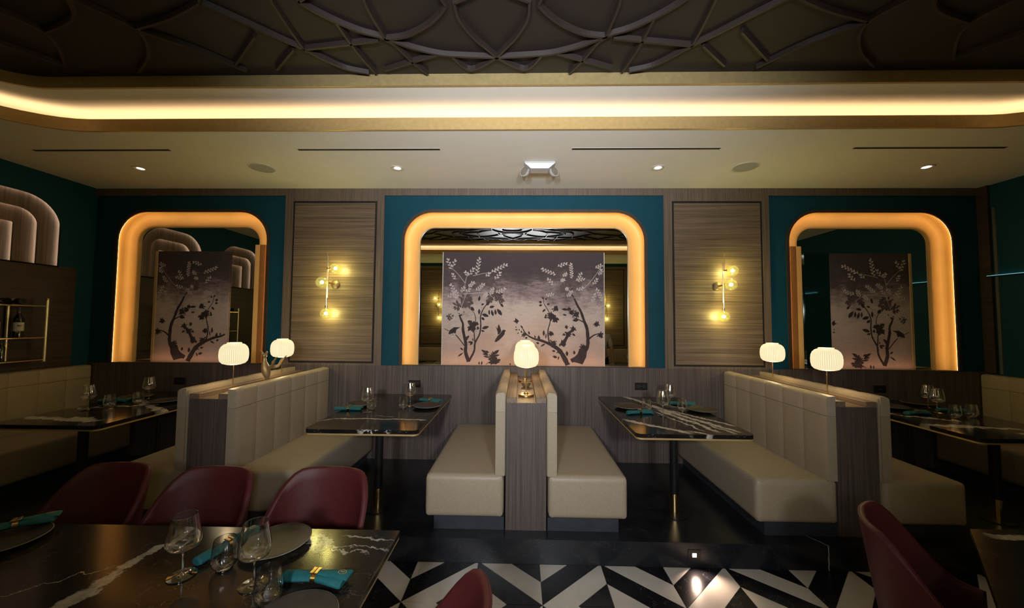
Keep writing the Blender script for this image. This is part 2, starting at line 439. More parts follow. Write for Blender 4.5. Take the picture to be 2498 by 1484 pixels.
# mouldings of the ceiling field: a rosette of crossing arcs, mirrored about the room's two axes
CX, CY = -.17, -2.65
half = [
    [(1.64, .40), (1.52, .51), (1.36, .67), (1.26, .76), (1.17, .86), (1.07, .95), (.93, 1.0)],
    [(1.08, .40), (1.03, .46), (.94, .54), (.82, .62), (.70, .67), (.56, .75), (.40, .81), (.28, .83), (0, .85)],
    [(.71, .40), (.71, .49), (.70, .59), (.69, .68), (.65, .73), (.58, .89), (.51, 1.01)],
    [(.69, .68), (.56, .66), (.42, .59), (.32, .51), (.26, .44)],
    [(.21, .42), (.20, .54), (.13, .68), (.06, .77), (0, .85)],
    [(1.23, .40), (1.25, .59), (1.26, .76)], [(1.26, .76), (.95, .72), (.74, .69)],
    [(.94, .55), (.93, .71), (.91, .86), (.88, 1.0)], [(.80, .97), (.59, .89), (.40, .82)],
    [(.30, .84), (.19, .97), (0, .85)], [(1.51, .65), (1.83, .90)], [(1.33, .76), (1.57, .95)],
    [(2.35, .35), (2.2, .58), (2.35, .80), (2.6, .97)], [(2.2, .58), (1.98, .75), (1.8, .97)], [(2.2, .58), (1.9, .50), (1.64, .40)],
    [(2.95, .30), (2.8, .60), (3.05, .90)], [(2.8, .60), (2.5, .50), (2.35, .35)], [(3.4, .20), (3.3, .55), (3.05, .90)],
    [(0, .32), (.17, .29), (.30, .20), (.38, .08), (.40, 0)], [(0, .17), (.12, .15), (.19, .08), (.21, 0)],
    [(.30, .20), (.30, .32), (.26, .44)], [(.21, .42), (.12, .38), (0, .32)], [(.38, .08), (.55, .16), (.66, .28), (.71, .40)],
    [(.40, 0), (.70, .06), (.95, .20), (1.08, .40)], [(.66, .28), (.86, .30), (1.08, .40)], [(.95, .20), (1.15, .26), (1.23, .40)],
    [(.85, .12), (1.2, .10), (1.5, .22), (1.64, .40)], [(1.35, .15), (1.8, .08), (2.2, .18), (2.35, .35)],
]
def crv(pts, n=5):
    P = [Vector((p[0], p[1], 0)) for p in pts]; out = []
    for i in range(len(P)-1):
        p0, p1, p2, p3 = P[max(i-1, 0)], P[i], P[i+1], P[min(i+2, len(P)-1)]
        for k in range(n):
            t = k/n
            out.append(.5*((2*p1)+(p2-p0)*t+(2*p0-5*p1+4*p2-p3)*t*t+(3*p1-p0-3*p2+p3)*t**3))
    out.append(P[-1]); return out
def ribmesh(pts, fx, fy, w=.026, h=.030):
    m_ = MB(); c = crv(pts); rows = []
    for i, p in enumerate(c):
        d = (c[min(i+1, len(c)-1)]-c[max(i-1, 0)]).normalized(); nrm = Vector((-d.y, d.x, 0))
        row = []
        for (u, z) in ((-w/2, 0), (-w/2+.006, -h), (w/2-.006, -h), (w/2, 0)):
            q = p+nrm*u; row.append((CX+fx*q.x, CY+fy*q.y, 3.521+z))
        rows.append(row)
    m_.grid(rows); m_.poly(rows[0]); m_.poly(rows[-1]); return m_
for pts in half:
    for fx in (1, -1):
        for fy in (1, -1):
            obj('moulding', ribmesh(pts, fx, fy), M['rib'], ceiling)

# ------------------------------------------------------------------ structure: floors
floor_up = struct('floor', MB().box(XL-.1, XR+.1, YSTEP, .1, -.02, ZP), M['floor_dark'])
floor_up['label'] = 'raised black marble platform with a step'
floor_lo = struct('floor', MB().box(XL-.1, XR+.1, YR-.1, YSTEP, -.03, -.006), M['grout'])
CW, CH, XC0, YC0 = .4345, .3975, .1475, -1.8735
def clipY(pl, ymax):
    out = []
    for i in range(len(pl)):
        a, b = pl[i], pl[(i+1) % len(pl)]
        if a[1] <= ymax: out.append(a)
        if (a[1] <= ymax) != (b[1] <= ymax):
            t = (ymax-a[1])/(b[1]-a[1]); out.append((a[0]+t*(b[0]-a[0]), ymax))
    return out
def inset(pl, d):
    n = len(pl); out = []
    for i in range(n):
        p, c, q = Vector(pl[i-1]), Vector(pl[i]), Vector(pl[(i+1) % n])
        a, b = (c-p).normalized(), (q-c).normalized()
        n1, n2 = Vector((-a.y, a.x)), Vector((-b.y, b.x))
        k = 1+n1.dot(n2)
        out.append(c+(n1+n2)*(d/max(k, .25)))
    return [(v.x, v.y) for v in out]
rest_w, rest_b = MB(), MB()
for i in range(-12, 12):
    for j in range(-9, 1):
        x, y = XC0+i*CW, YC0+j*CH
        A = [[(0, 1), (0, .5), (.5, 1)], [(0, .5), (0, 0), (1, 1), (.5, 1)], [(0, 0), (.5, 0), (1, .5), (1, 1)], [(.5, 0), (1, 0), (1, .5)]]
        cols = 'wbwb'
        if (i+j) % 2: A = [[(1-u, v) for u, v in reversed(p)] for p in A]; cols = 'bwbw'
        for pl, c in zip(A, cols):
            pts = inset(clipY([(x+u*CW, y+v*CH) for u, v in pl], YSTEP-.001), .0013)
            if len(pts) < 3: continue
            if -3 <= i <= 5 and j >= -1:
                obj('floor_tile', MB().prism([(a, b, -.006) for a, b in pts], (0, 0, .006)), M['tile_white' if c == 'w' else 'tile_black'], floor_lo)
            else:
                (rest_w if c == 'w' else rest_b).prism([(a, b, -.006) for a, b in pts], (0, 0, .006))
obj('white_tiling', rest_w, M['tile_white'], floor_lo, kind='stuff', merge=False)
obj('black_tiling', rest_b, M['tile_black'], floor_lo, kind='stuff', merge=False)

# ------------------------------------------------------------------ arched mirrors with gold coves, murals
MIRR_LBL = ['arched mirror in a glowing gold cove nearest the wine rack wall', 'wide arched mirror in a glowing gold cove, centre of the back wall', 'arched mirror in a glowing gold cove nearest the bare teal side wall']
def loopring(a, ya, b, yb): return [[(x, ya, z) for x, z in a], [(x, yb, z) for x, z in b]]
for (cx, hw), lb in zip(NICHES, MIRR_LBL):
    t = thing('arched_mirror', lb, 'mirror', (cx, 0, ZS))
    A = lambda o: [(x, z-ZS) for x, z in arch(0, hw, NTOP, NRAD, ZS, o)]
    m_ = MB(); prof = [(-.010, .012), (-.010, .080), (-.004, .096), (.010, .108), (.03, .114), (.06, .112), (.085, .106), (.11, .098), (.135, .089), (.156, .084), (.163, .087), (.163, .106)]
    m_.grid([[(x, y, z) for x, z in A(o)] for o, y in prof])
    obj('gold_cove', m_, M['gold_cove'], t, 'concave gold cove lit by a hidden strip', sm='auto')
    m_ = MB(); prof = [(-.028, -.004), (-.028, -.014), (.006, -.014), (.006, .002), (-.010, .002)]
    m_.grid([[(x, y, z) for x, z in A(o)] for o, y in prof])
    obj('outer_rim', m_, M['wood_d'], t)
    m_ = MB(); m_.grid([[(x, .0045, z) for x, z in A(o)] for o in (-.009, .004)])
    obj('light_strip', m_, M['led_niche'], t)
    m_ = MB(); m_.prism([(x, .1045, z) for x, z in A(NW-.002)], (0, .006, 0))
    obj('mirror_pane', m_, M['mirror'], t)
    if abs(cx) > 1:
        s_ = 1 if cx < 0 else -1                     # a fin beside the pane on the side towards the room's middle
        xi = s_*(hw-NW)
        q = sorted((xi+s_*.075, xi+s_*.008)); obj('side_fin', MB().box(q[0], q[1], .082, .104, 0, 1.40, .002, 1), plain('fin_brown', (.30, .13, .035), .5), t, 'brown fin along the straight side')
        q = sorted((xi+s_*.008, xi-s_*.05)); obj('side_fin', MB().box(q[0], q[1], .084, .104, 0, 1.40, .002, 1), M['gold_cove'], t)
    q0, q1 = {-3.847: (-.49, .385), .031: (-.937, .935), 3.925: (-.38, .502)}[cx]
    obj('sill_strip', MB().box(q0, q1, .002, .016, .0005, .002), M['led_sill'], t)
    obj('sill_lip', MB().box(-hw+.012, hw-.012, -.022, 0, .0005, .0065), M['wood_d'], t)

# mural print: strokes traced as print geometry, in pixels of two overlapping blow-ups of the mural
MW, MH = 1.872, 1.32
PRINT = []                                          # (layer, list of (u, v)), u and v in metres
def c1(p): return ((1070+p[0]/5.119-1080.5)/393*MW, (1-(610+p[1]/5.119-616)/276)*MH)
def c2(p): return ((1240+p[0]/5.117-1080.5)/393*MW, (1-(610+p[1]/5.117-616)/276)*MH)
K = MW/393/5.118
rnd = random.Random(3)
def stroke(layer, f, pts, w0, w1):
    P = [Vector(f(p)) for p in pts]
    P3 = crv([(p.x, p.y) for p in P], 4); n = len(P3); Lp, Rp = [], []
    for i, p in enumerate(P3):
        d = (P3[min(i+1, n-1)]-P3[max(i-1, 0)]).normalized(); w = (w0+(w1-w0)*i/(n-1))*K/2
        w *= 1+rnd.uniform(-.12, .12)
        Lp.append((p.x-d.y*w, p.y+d.x*w)); Rp.append((p.x+d.y*w, p.y-d.x*w))
    for i in range(n-1): PRINT.append((layer, [Rp[i], Rp[i+1], Lp[i+1], Lp[i]]))
def leaf(layer, f, a, b, w):
    a, b = Vector(f(a)), Vector(f(b)); d = b-a; nv = Vector((-d.y, d.x)).normalized()*w*K/2
    if d.length < 1e-4: return
    PRINT.append((layer, [tuple(a+d*t+nv*k) for t, k in ((0, 0), (.22, -.75), (.5, -1), (.78, -.6), (1, 0), (.78, .6), (.5, 1), (.22, .75))]))
def spray(layer, f, a, b, n, ln, w, twig=True):
    a, b = Vector(a), Vector(b); d = (b-a).normalized(); nv = Vector((-d.y, d.x))
    if twig: stroke(layer, f, [tuple(a), tuple((a+b)/2+nv*4), tuple(b)], 5, 2)
    for i in range(n):
        t = (i+.5)/n; p = a+(b-a)*t; s_ = 1 if i % 2 else -1
        q = p+(d*.75+nv*s_*.8).normalized()*ln*rnd.uniform(.8, 1.1)
        leaf(layer, f, tuple(p), tuple(q), w)
    leaf(layer, f, tuple(b), tuple(b+d*ln*.8), w)
def blob(layer, f, c, r, k=9, jag=.35):
    """a clump: small core plus leaves pointing outwards"""
    c = Vector(c); pts = []; q0 = .62 if layer == 'dark' else .35
    for i in range(2*k):
        a = pi*i/k+rnd.uniform(-.1, .1); q = r*q0*rnd.uniform(.85, 1.1)
        pts.append(f((c.x+q*cos(a), c.y+q*sin(a))))
    pts.reverse(); PRINT.append((layer, pts))
    for i in range(k+4 if layer == 'dark' else 2*k):
        a = 2*pi*i/(k+4)+rnd.uniform(-.3, .3); q = r*rnd.uniform(.15, .55); ln = r*rnd.uniform(.45, .75)
        p = c+Vector((cos(a), sin(a)))*q; d = a+rnd.uniform(-.6, .6)
        leaf(layer, f, tuple(p), (p.x+ln*cos(d), p.y+ln*sin(d)), ln*.5)
# soft dark foliage behind
for c, r in (((340, 640), 95), ((250, 700), 70), ((700, 560), 95), ((640, 620), 60), ((770, 620), 60), ((640, 420), 50), ((140, 840), 48)): blob('mid', c1, c, r, 12, .25)
for c, r in (((700, 300), 60), ((760, 420), 55), ((690, 480), 60)): blob('mid', c2, c, r, 12, .3)
# first tree
stroke('dark', c1, [(388, 1400), (348, 1280), (352, 1190), (328, 1080), (312, 1000), (310, 930), (282, 870), (258, 800)], 46, 20)
stroke('dark', c1, [(388, 1400), (455, 1270), (465, 1170), (520, 1060), (535, 950), (530, 840), (568, 740), (640, 640)], 26, 9)
stroke('dark', c1, [(462, 1160), (455, 1040), (470, 880), (445, 790), (385, 740)], 15, 4)
stroke('dark', c1, [(335, 1205), (222, 1070), (130, 1020), (60, 985)], 13, 4)
for p in ([(280, 820), (290, 720), (345, 570), (380, 500)], [(310, 560), (420, 550), (530, 540), (620, 560), (720, 630)], [(330, 420), (240, 310), (160, 235)], [(335, 420), (350, 345), (390, 300)], [(430, 330), (560, 300), (660, 285), (740, 235), (800, 190)], [(285, 700), (265, 600)], [(60, 680), (120, 780), (170, 860)], [(330, 500), (330, 420)]):
    stroke('pale', c1, p, 7, 4)
for a, b, n in (((475, 320), (505, 120), 10), ((370, 330), (435, 250), 5), ((365, 330), (345, 290), 3), ((660, 285), (840, 190), 10), ((590, 340), (630, 310), 3), ((705, 375), (770, 300), 5), ((160, 250), (110, 135), 6), ((170, 230), (195, 145), 4), ((215, 375), (175, 320), 4), ((380, 480), (430, 420), 6), ((470, 520), (560, 440), 8), ((290, 545), (310, 485), 4), ((340, 535), (385, 505), 3), ((220, 615), (160, 450), 9), ((235, 620), (225, 535), 5), ((110, 610), (190, 555), 5), ((560, 610), (600, 560), 7), ((655, 575), (680, 500), 6), ((720, 545), (825, 500), 7), ((60, 710), (65, 675), 2), ((150, 800), (165, 720), 5), ((120, 795), (85, 800), 2), ((205, 870), (250, 790), 6), ((75, 900), (75, 860), 3), ((130, 950), (190, 935), 4), ((140, 1090), (195, 1070), 5)):
    spray('pale', c1, a, b, n, 40, 19)
for a, b, w in (((512, 815), (512, 742), 30), ((548, 810), (636, 838), 42), ((540, 850), (582, 885), 34), ((640, 820), (636, 750), 24), ((690, 835), (665, 755), 34), ((722, 820), (712, 745), 30), ((798, 825), (735, 740), 46), ((640, 725), (705, 712), 34), ((815, 720), (775, 672), 30), ((600, 700), (640, 660), 36), ((535, 695), (575, 680), 26), ((548, 990), (640, 962), 42), ((540, 1012), (585, 1026), 26), ((505, 650), (520, 580), 30), ((330, 1150), (392, 1075), 40), ((375, 1160), (440, 1158), 24), ((400, 1195), (440, 1160), 24), ((440, 1145), (435, 1110), 16), ((280, 1230), (320, 1260), 22), ((250, 1340), (320, 1290), 20), ((405, 720), (450, 770), 40), ((320, 800), (322, 770), 12), ((250, 830), (305, 820), 26)):
    leaf('dark', c1, a, b, w)
for c, r in (((430, 945), 62), ((480, 930), 34), ((395, 990), 40), ((440, 1000), 46), ((385, 905), 22), ((500, 985), 22)): blob('dark', c1, c, r)
for a, b in (((380, 1040), (420, 1010)), ((460, 1040), (470, 1000)), ((500, 1060), (505, 1015)), ((440, 1060), (415, 1040)), ((375, 1110), (395, 1130)), ((350, 1010), (380, 985))): leaf('pale', c1, a, b, 15)
PRINT.append(('dark', [c1(p) for p in reversed([(280, 975), (200, 975), (150, 1010), (130, 1055), (160, 1080), (200, 1078), (225, 1040), (230, 1005)])]))
PRINT.append(('bird', [c1(p) for p in reversed([(852, 1014), (832, 1002), (812, 1003), (798, 1020), (776, 1052), (748, 1078), (722, 1120), (706, 1152), (732, 1155), (770, 1128), (806, 1092), (832, 1060), (838, 1025)])]))   # bird
PRINT.append(('bird', [c1(p) for p in reversed([(760, 932), (748, 960), (746, 1010), (748, 1062), (770, 1055), (792, 1020), (780, 975)])]))
PRINT.append(('bird', [c1(p) for p in reversed([(722, 962), (740, 1010), (752, 1050), (757, 1000)])]))
for a, b, w in (((628, 1305), (542, 1250), 36), ((640, 1320), (556, 1300), 24), ((645, 1345), (570, 1330), 24), ((690, 1310), (768, 1252), 40), ((700, 1330), (775, 1312), 26), ((640, 1290), (600, 1262), 22)): leaf('dark', c1, a, b, w)
for c, r in (((690, 1340), 60), ((720, 1390), 62), ((680, 1400), 46)): blob('dark', c1, c, r, 8, .2)
for a, b, w in (((520, 1440), (518, 1395), 18), ((548, 1440), (556, 1390), 20), ((905, 1445), (905, 1410), 16), ((640, 1400), (600, 1440), 8)): leaf('dark', c1, a, b, w)
for i in range(90):
    a = (rnd.uniform(52, 245), rnd.uniform(1300, 1440)); th = rnd.uniform(-2.6, -.5)
    if a[1] < 1300+max(0, (a[0]-150))*.9: continue
    leaf('warm', c1, a, (a[0]+26*cos(th), a[1]+26*sin(th)), 8)
# second tree
stroke('dark', c2, [(760, 1455), (700, 1335), (640, 1245), (545, 1185), (430, 1135), (330, 1110), (235, 1055), (175, 965)], 62, 7)
stroke('dark', c2, [(525, 1180), (507, 1090), (503, 1000), (525, 920), (530, 850), (510, 770), (455, 680), (447, 605)], 18, 6)
stroke('dark', c2, [(790, 1380), (925, 1290), (990, 1200), (995, 1100), (985, 980), (948, 880), (910, 770), (865, 690), (830, 610)], 52, 22)
stroke('dark', c2, [(840, 620), (800, 560), (795, 490)], 18, 10)
stroke('dark', c2, [(950, 905), (885, 870), (800, 840)], 16, 6)
stroke('dark', c2, [(1010, 1105), (1080, 1055), (1170, 1035)], 22, 10)
stroke('dark', c2, [(690, 1180), (740, 1080), (800, 1000)], 44, 26)
for c, r in (((600, 735), 48), ((545, 830), 58), ((590, 870), 48), ((540, 1045), 42), ((570, 1170), 58), ((690, 1165), 58), ((750, 1050), 46), ((815, 985), 42), ((730, 962), 26), ((850, 805), 52), ((795, 780), 44), ((940, 1220), 58), ((700, 1055), 22), ((110, 892), 38), ((205, 1060), 34), ((1105, 925), 44), ((1150, 1060), 44), ((640, 1260), 40), ((760, 740), 30)):
    blob('dark', c2, c, r, 7, .3)
PRINT.append(('dark', [c2(p) for p in reversed([(785, 1385), (830, 1330), (870, 1290), (890, 1230), (950, 1210), (985, 1250), (975, 1330), (930, 1420), (860, 1400)])]))
for a, b, w in (((885, 872), (805, 880), 40), ((750, 745), (668, 740), 30), ((735, 815), (682, 808), 22), ((740, 1320), (735, 1255), 34), ((595, 1262), (552, 1255), 26), ((618, 1340), (560, 1322), 32), ((640, 1320), (625, 1370), 18), ((425, 660), (388, 650), 34), ((428, 690), (388, 700), 30), ((470, 630), (485, 600), 20), ((488, 680), (525, 680), 26), ((470, 740), (432, 780), 26), ((450, 620), (425, 590), 22), ((480, 800), (470, 850), 22), ((455, 840), (490, 850), 28), ((108, 960), (100, 975), 14), ((125, 1000), (92, 1000), 16), ((150, 1010), (140, 990), 14), ((190, 980), (160, 945), 22), ((140, 1035), (122, 1050), 14), ((275, 1060), (258, 1015), 24), ((180, 1040), (165, 1010), 18), ((345, 1105), (338, 1065), 20), ((395, 1140), (385, 1065), 36), ((395, 1170), (355, 1155), 28), ((470, 1170), (410, 1205), 22), ((450, 1075), (450, 1000), 28), ((475, 1110), (480, 1040), 16), ((250, 1095), (215, 1105), 24), ((840, 1070), (800, 1040), 26), ((830, 1300), (825, 1250), 30), ((640, 880), (610, 850), 24)):
    leaf('dark', c2, a, b, w)
for a, b, n in (((600, 310), (435, 245), 10), ((570, 440), (510, 370), 5), ((800, 360), (785, 185), 12), ((845, 385), (940, 365), 6), ((870, 390), (910, 300), 6), ((660, 400), (690, 375), 4), ((1090, 230), (1170, 190), 6), ((1135, 320), (1165, 260), 5), ((1060, 435), (1110, 375), 5), ((1180, 640), (1115, 495), 9), ((1050, 650), (1085, 560), 5), ((1120, 830), (1130, 760), 4), ((740, 590), (790, 525), 6), ((470, 575), (555, 555), 6), ((720, 510), (740, 490), 3), ((850, 500), (930, 480), 5), ((620, 210), (720, 170), 6), ((690, 340), (720, 300), 4)):
    spray('pale', c2, a, b, n, 36, 18)
stroke('pale', c2, [(955, 475), (1060, 360), (1175, 190)], 6, 4)
stroke('pale', c2, [(820, 600), (900, 600), (1000, 580)], 5, 3)
M['print_bird'] = M['print_dark']
LAY = {'bird': (1, .0013), 'mid': (0, .0006), 'dark': (1, .0011), 'pale': (2, .0016), 'warm': (3, .0014)}
def mural(name, label, u0, u1, flip, x_left, fin=0):
    w = u1-u0
    t = thing(name, label, 'mural', (x_left, .084, ZS+.001))
    m_ = MB(); m_.box(0, w, 0, .0195, 0, MH-.002)
    obj('board', m_, M['mural'], t)
    lays = {}
    for ly, pts in PRINT:
        if flip and ly == 'bird': continue
        q = [((MW-u if flip else u)-u0, v) for u, v in pts]
        if flip: q.reverse()
        cu = sum(p[0] for p in q)/len(q); cv = sum(p[1] for p in q)/len(q)
        if not (.012 < cu < w-.012 and .012 < cv < MH-.012): continue
        q = [(min(max(a, .003), w-.003), min(max(b, .003), MH-.005)) for a, b in q]
        mm = lays.setdefault(ly, MB())
        y = -LAY[ly][1]-rnd.uniform(0, .0002)
        mm.bm.faces.new([mm.bm.verts.new((a, y, b)) for a, b in q])
    for ly, mm in lays.items():
        o = obj({'mid': 'print_shadow', 'dark': 'print_branches', 'pale': 'print_pale_leaves', 'warm': 'print_grass', 'bird': 'print_bird'}[ly], mm, M['print_'+ly], t, kind='stuff', merge=False)
    if fin:
        a, b = (-.022, -.001) if fin < 0 else (w+.001, w+.030)
        if fin < 0: a = -.034
        obj('edge_trim', MB().box(a, b, -.006, .018, 0, MH-.002, .002, 1), plain('trim_gold', (.50, .34, .16), .5), t, 'pale gold trim along one edge')
    else:
        obj('edge_trim', MB().box(-.008, -.0005, -.004, .018, 0, MH-.002), M['white_trim'], t)
        obj('edge_trim', MB().box(w+.0005, w+.008, -.004, .018, 0, MH-.002), M['white_trim'], t)
    return t
mural('mural_panel', 'wide mural panel with two trees and a small bird', 0, MW, False, -.906)
mural('mural_panel', 'narrow mural panel with a curved flowering branch, nearest the wine rack wall', 0, .868, True, -4.332, -1)
tR = mural('mural_panel', 'narrow mural panel with a forked tree beside a dark glass strip', MW-.882, MW, True, 3.545, 1)
obj('glass_strip', MB().box(-.285, -.004, .004, .018, 0, MH-.002), M['dark_glass'], tR, 'dark tinted glass strip beside the print')

# ------------------------------------------------------------------ wall sconces
def sconce(x, z, label, globes, rods, plate_dx):
    t = thing('wall_sconce', label, 'sconce', (x, -.018, z), 0, 'brass wall sconces')
    m_ = MB(); m_.lathe([(.050, 0), (.050, -.012), (.045, -.022), (.030, -.034), (.012, -.040), (.001, -.041)], 24, (plate_dx, 0, 0), axis='y')
    obj('wall_plate', m_, M['bronze'], t, sm='auto')
    m_ = MB(); m_.tube([(plate_dx, -.03, 0), (rods[0][0]+.012, -.112, .012)], .011, 10)
    obj('arm', m_, M['brass'], t, sm='auto')
    for (rx, z0, z1, ry) in rods:
        m_ = MB(); m_.tube([(rx, ry, z0), (rx, ry, z1)], .0052, 8); obj('rod', m_, M['brass'], t, sm='auto')
    for (gx, gy, gz, hx) in globes:
        g = MB(); g.ball((gx, gy, gz), .064, 24, 14); go = obj('globe', g, M['amber_glass'], t, 'smoky yellow glass globe', sm=True)
        b_ = MB(); b_.ball((gx, gy, gz), .017, 12, 8); obj('bulb', b_, M['bulb'], go, sm=True)
        h = MB(); d = Vector((hx-gx, -.10-gy, 0))
        if d.length > .03: d.normalize(); h.tube([(hx, -.10, gz), tuple(Vector((gx, gy, gz))+d*.055)], .013, 10)
        else: h.tube([(gx, gy, gz+.060), (gx, gy, gz+.09)], .013, 10)
        obj('lamp_holder', h, M['brass'], go, sm='auto')
    return t
sL = sconce(-2.176, 2.13, 'three-globe brass wall sconce on the wood panel nearer the wine rack',
       [(.098, -.11, .172, 0), (-.022, -.165, .008, 0), (0, -.10, -.335, 0)], [(0, -.30, .36, -.10), (.016, -.16, .31, -.112)], .050)
sR = sconce(2.232, 2.13, 'three-globe brass wall sconce on the wood panel farther from the wine rack',
       [(.090, -.11, .165, 0), (.040, -.165, .006, 0), (-.008, -.10, -.338, 0)], [(-.006, -.30, .20, -.10), (.006, .16, .355, -.10), (-.018, -.19, .25, -.112)], -.022)
for x, w in ((-2.13, 'nearer'), (2.24, 'farther from')):
    s_ = dup(sL, (x, YR+.03, 2.13), pi, 'brass sconce on the rear wall, seen in the mirrors, '+('wine rack side' if x < 0 else 'bare wall side'))

# ------------------------------------------------------------------ soffit fittings
def ceiling_fit(name, label, cat, loc, group): return thing(name, label, cat, loc, 0, group)
for (a, b), w in zip(((-4.465, -3.194), (-2.012, -.728), (.448, 1.746), (2.895, 4.181)), ('nearest the wine rack wall', 'over the thin-veined table', 'over the table with bold white veins', 'nearest the bare teal side wall')):
    t = ceiling_fit('slot_diffuser', 'thin black air slot in the soffit, '+w, 'vent', ((a+b)/2, -.99, ZC), 'air slots in the soffit')
    L = (b-a)/2
    obj('slot', MB().box(-L, L, -.014, .014, -.003, .0), M['black'], t)
    fr = MB(); fr.box(-L-.004, L+.004, -.017, -.014, -.0015, 0); fr.box(-L-.004, L+.004, .014, .017, -.0015, 0)
    obj('flange', fr, M['plaster'], t)
for x, w, tg in zip((-3.894, -1.248, 1.349, 3.941), ('nearest the wine rack', 'between the two speakers, wine rack side', 'between the two speakers, far side from the wine rack', 'nearest the bare side wall'), (-3.7, -1.2, 1.31, 3.8)):
    t = ceiling_fit('downlight', 'small recessed soffit downlight, '+w, 'downlight', (x, -.59, ZC), 'soffit downlights')
    m_ = MB(); m_.lathe([(.040, 0), (.062, -.001), (.062, -.005), (.056, -.007), (.040, -.004), (.036, 0)], 24, cap0=False, cap1=False); obj('trim_ring', m_, M['white_trim'], t, sm='auto')
    m_ = MB(); m_.lathe([(.034, -.0012), (.020, -.006), (.001, -.007)], 16, (.006, .006, 0)); obj('lens', m_, M['lens'], t, sm='auto')
    lamp('downlight_beam', 'SPOT', (0, 0, -.02), P_DOWN, (1.0, .90, .78), t, .02, (tg-x, -.15, -2.3), 62, .9)
for x, w in ((-2.621, 'on the wine rack side'), (2.198, 'on the far side from the wine rack')):
    t = ceiling_fit('ceiling_speaker', 'round grey flush ceiling speaker '+w, 'speaker', (x, -.60, ZC), 'ceiling speakers')
    m_ = MB(); m_.lathe([(.108, 0), (.122, 0), (.122, -.004), (.118, -.006), (.108, -.005)], 32, cap0=False, cap1=False); obj('bezel', m_, M['white_trim'], t, sm='auto')
    m_ = MB(); m_.lathe([(.109, -.003), (.060, -.0045), (.001, -.005)], 32); obj('grille', m_, M['grille'], t, sm='auto')
t = thing('emergency_light', 'white twin-head emergency light on the soffit', 'emergency light', (.178, -.66, ZC))
m_ = MB()
hb = [(-.145, -.075), (.145, -.075), (.145, .075), (-.145, .075)]; hl = [(-.085, -.060), (.085, -.060), (.085, .06), (-.085, .06)]
m_.grid([[(x, y, -.0) for x, y in hb], [(x, y, -.016) for x, y in hb], [(x*1.0, y, -.062) for x, y in hl]], close_u=True); m_.poly([(x, y, -.062) for x, y in hl])
obj('housing', m_, M['white_plastic'], t)
for s_ in (-1, 1):
    m_ = MB(); m_.lathe([(.052, 0), (.052, .012), (.044, .035), (.024, .048), (.001, .050)], 20)
    o = obj('lamp_head', m_, M['white_plastic'], t, sm='auto'); o.location = (s_*.150, .02, -.055); o.rotation_euler = (R_(-100), 0, R_(s_*38))
    m_ = MB(); m_.lathe([(.046, -.001), (.04, -.004), (.001, -.005)], 16); obj('lens', m_, M['steel'], o, sm='auto')

# ------------------------------------------------------------------ two unseen spotlights added behind the viewer to light booths, soffit and ceiling
for i, px in enumerate((-.42, .52)):
    t = thing('wall_spotlight', 'black spotlight on the rear wall behind the viewer, '+('wine rack side', 'bare wall side')[i], 'spotlight', (px, YR, 2.05), 0, 'spotlights on the rear wall')
    m_ = MB(); m_.lathe([(.06, .0005), (.06, .015), (.012, .02), (.012, .11)], 16, axis='y'); obj('bracket', m_, M['black_metal'], t, sm='auto')
    for nm_, rx, zz in (('can', R_(78), .0), ('up_can', R_(125), .09)):
        m_ = MB(); m_.lathe([(.001, .07), (.02, .068), (.045, .03), (.05, -.02), (.05, -.06)], 20, cap1=False); o = obj(nm_, m_, M['black_metal'], t, sm='auto'); o.rotation_euler = (rx, 0, 0); o.location = (0, .13, zz)
        m_ = MB(); m_.lathe([(.046, -.056), (.03, -.06), (.001, -.061)], 20); o2 = obj('lens', m_, M['pend_bulb'], o, sm='auto')
    lamp('spot_beam', 'SPOT', (0, .215, -.02), P_ADDED*(1.12, .86)[i], COOL, t, .11, (-px*.9, 5.2, -.30), 86, 1.0)
    lamp('soffit_beam', 'SPOT', (0, .21, .14), P_SOFFIT, COOL, t, .05, (-px*.6, 5.0, 2.25), 64, 1.0)
    lamp('spot_upbeam', 'SPOT', (0, .20, .16), P_UP, (.85, .92, 1.0), t, .05, (-px*.9, 2.45, 1.45), 62, 1.0)

# ------------------------------------------------------------------ step light
t = thing('step_light', 'small square light set in the black step riser', 'step light', (1.236, YSTEP, .088))
m_ = MB(); m_.box(-.045, .045, -.004, 0, -.040, .036); obj('face_plate', m_, M['black_metal'], t)
m_ = MB(); m_.box(-.014, .014, -.007, -.004, -.013, .013, .002, 1); obj('lens', m_, M['step_lens'], t)
lamp('step_beam', 'SPOT', (0, -.03, .0), 9.0, (1.0, .70, .52), t, .012, (0, -.22, -.16), 125, 1.0)

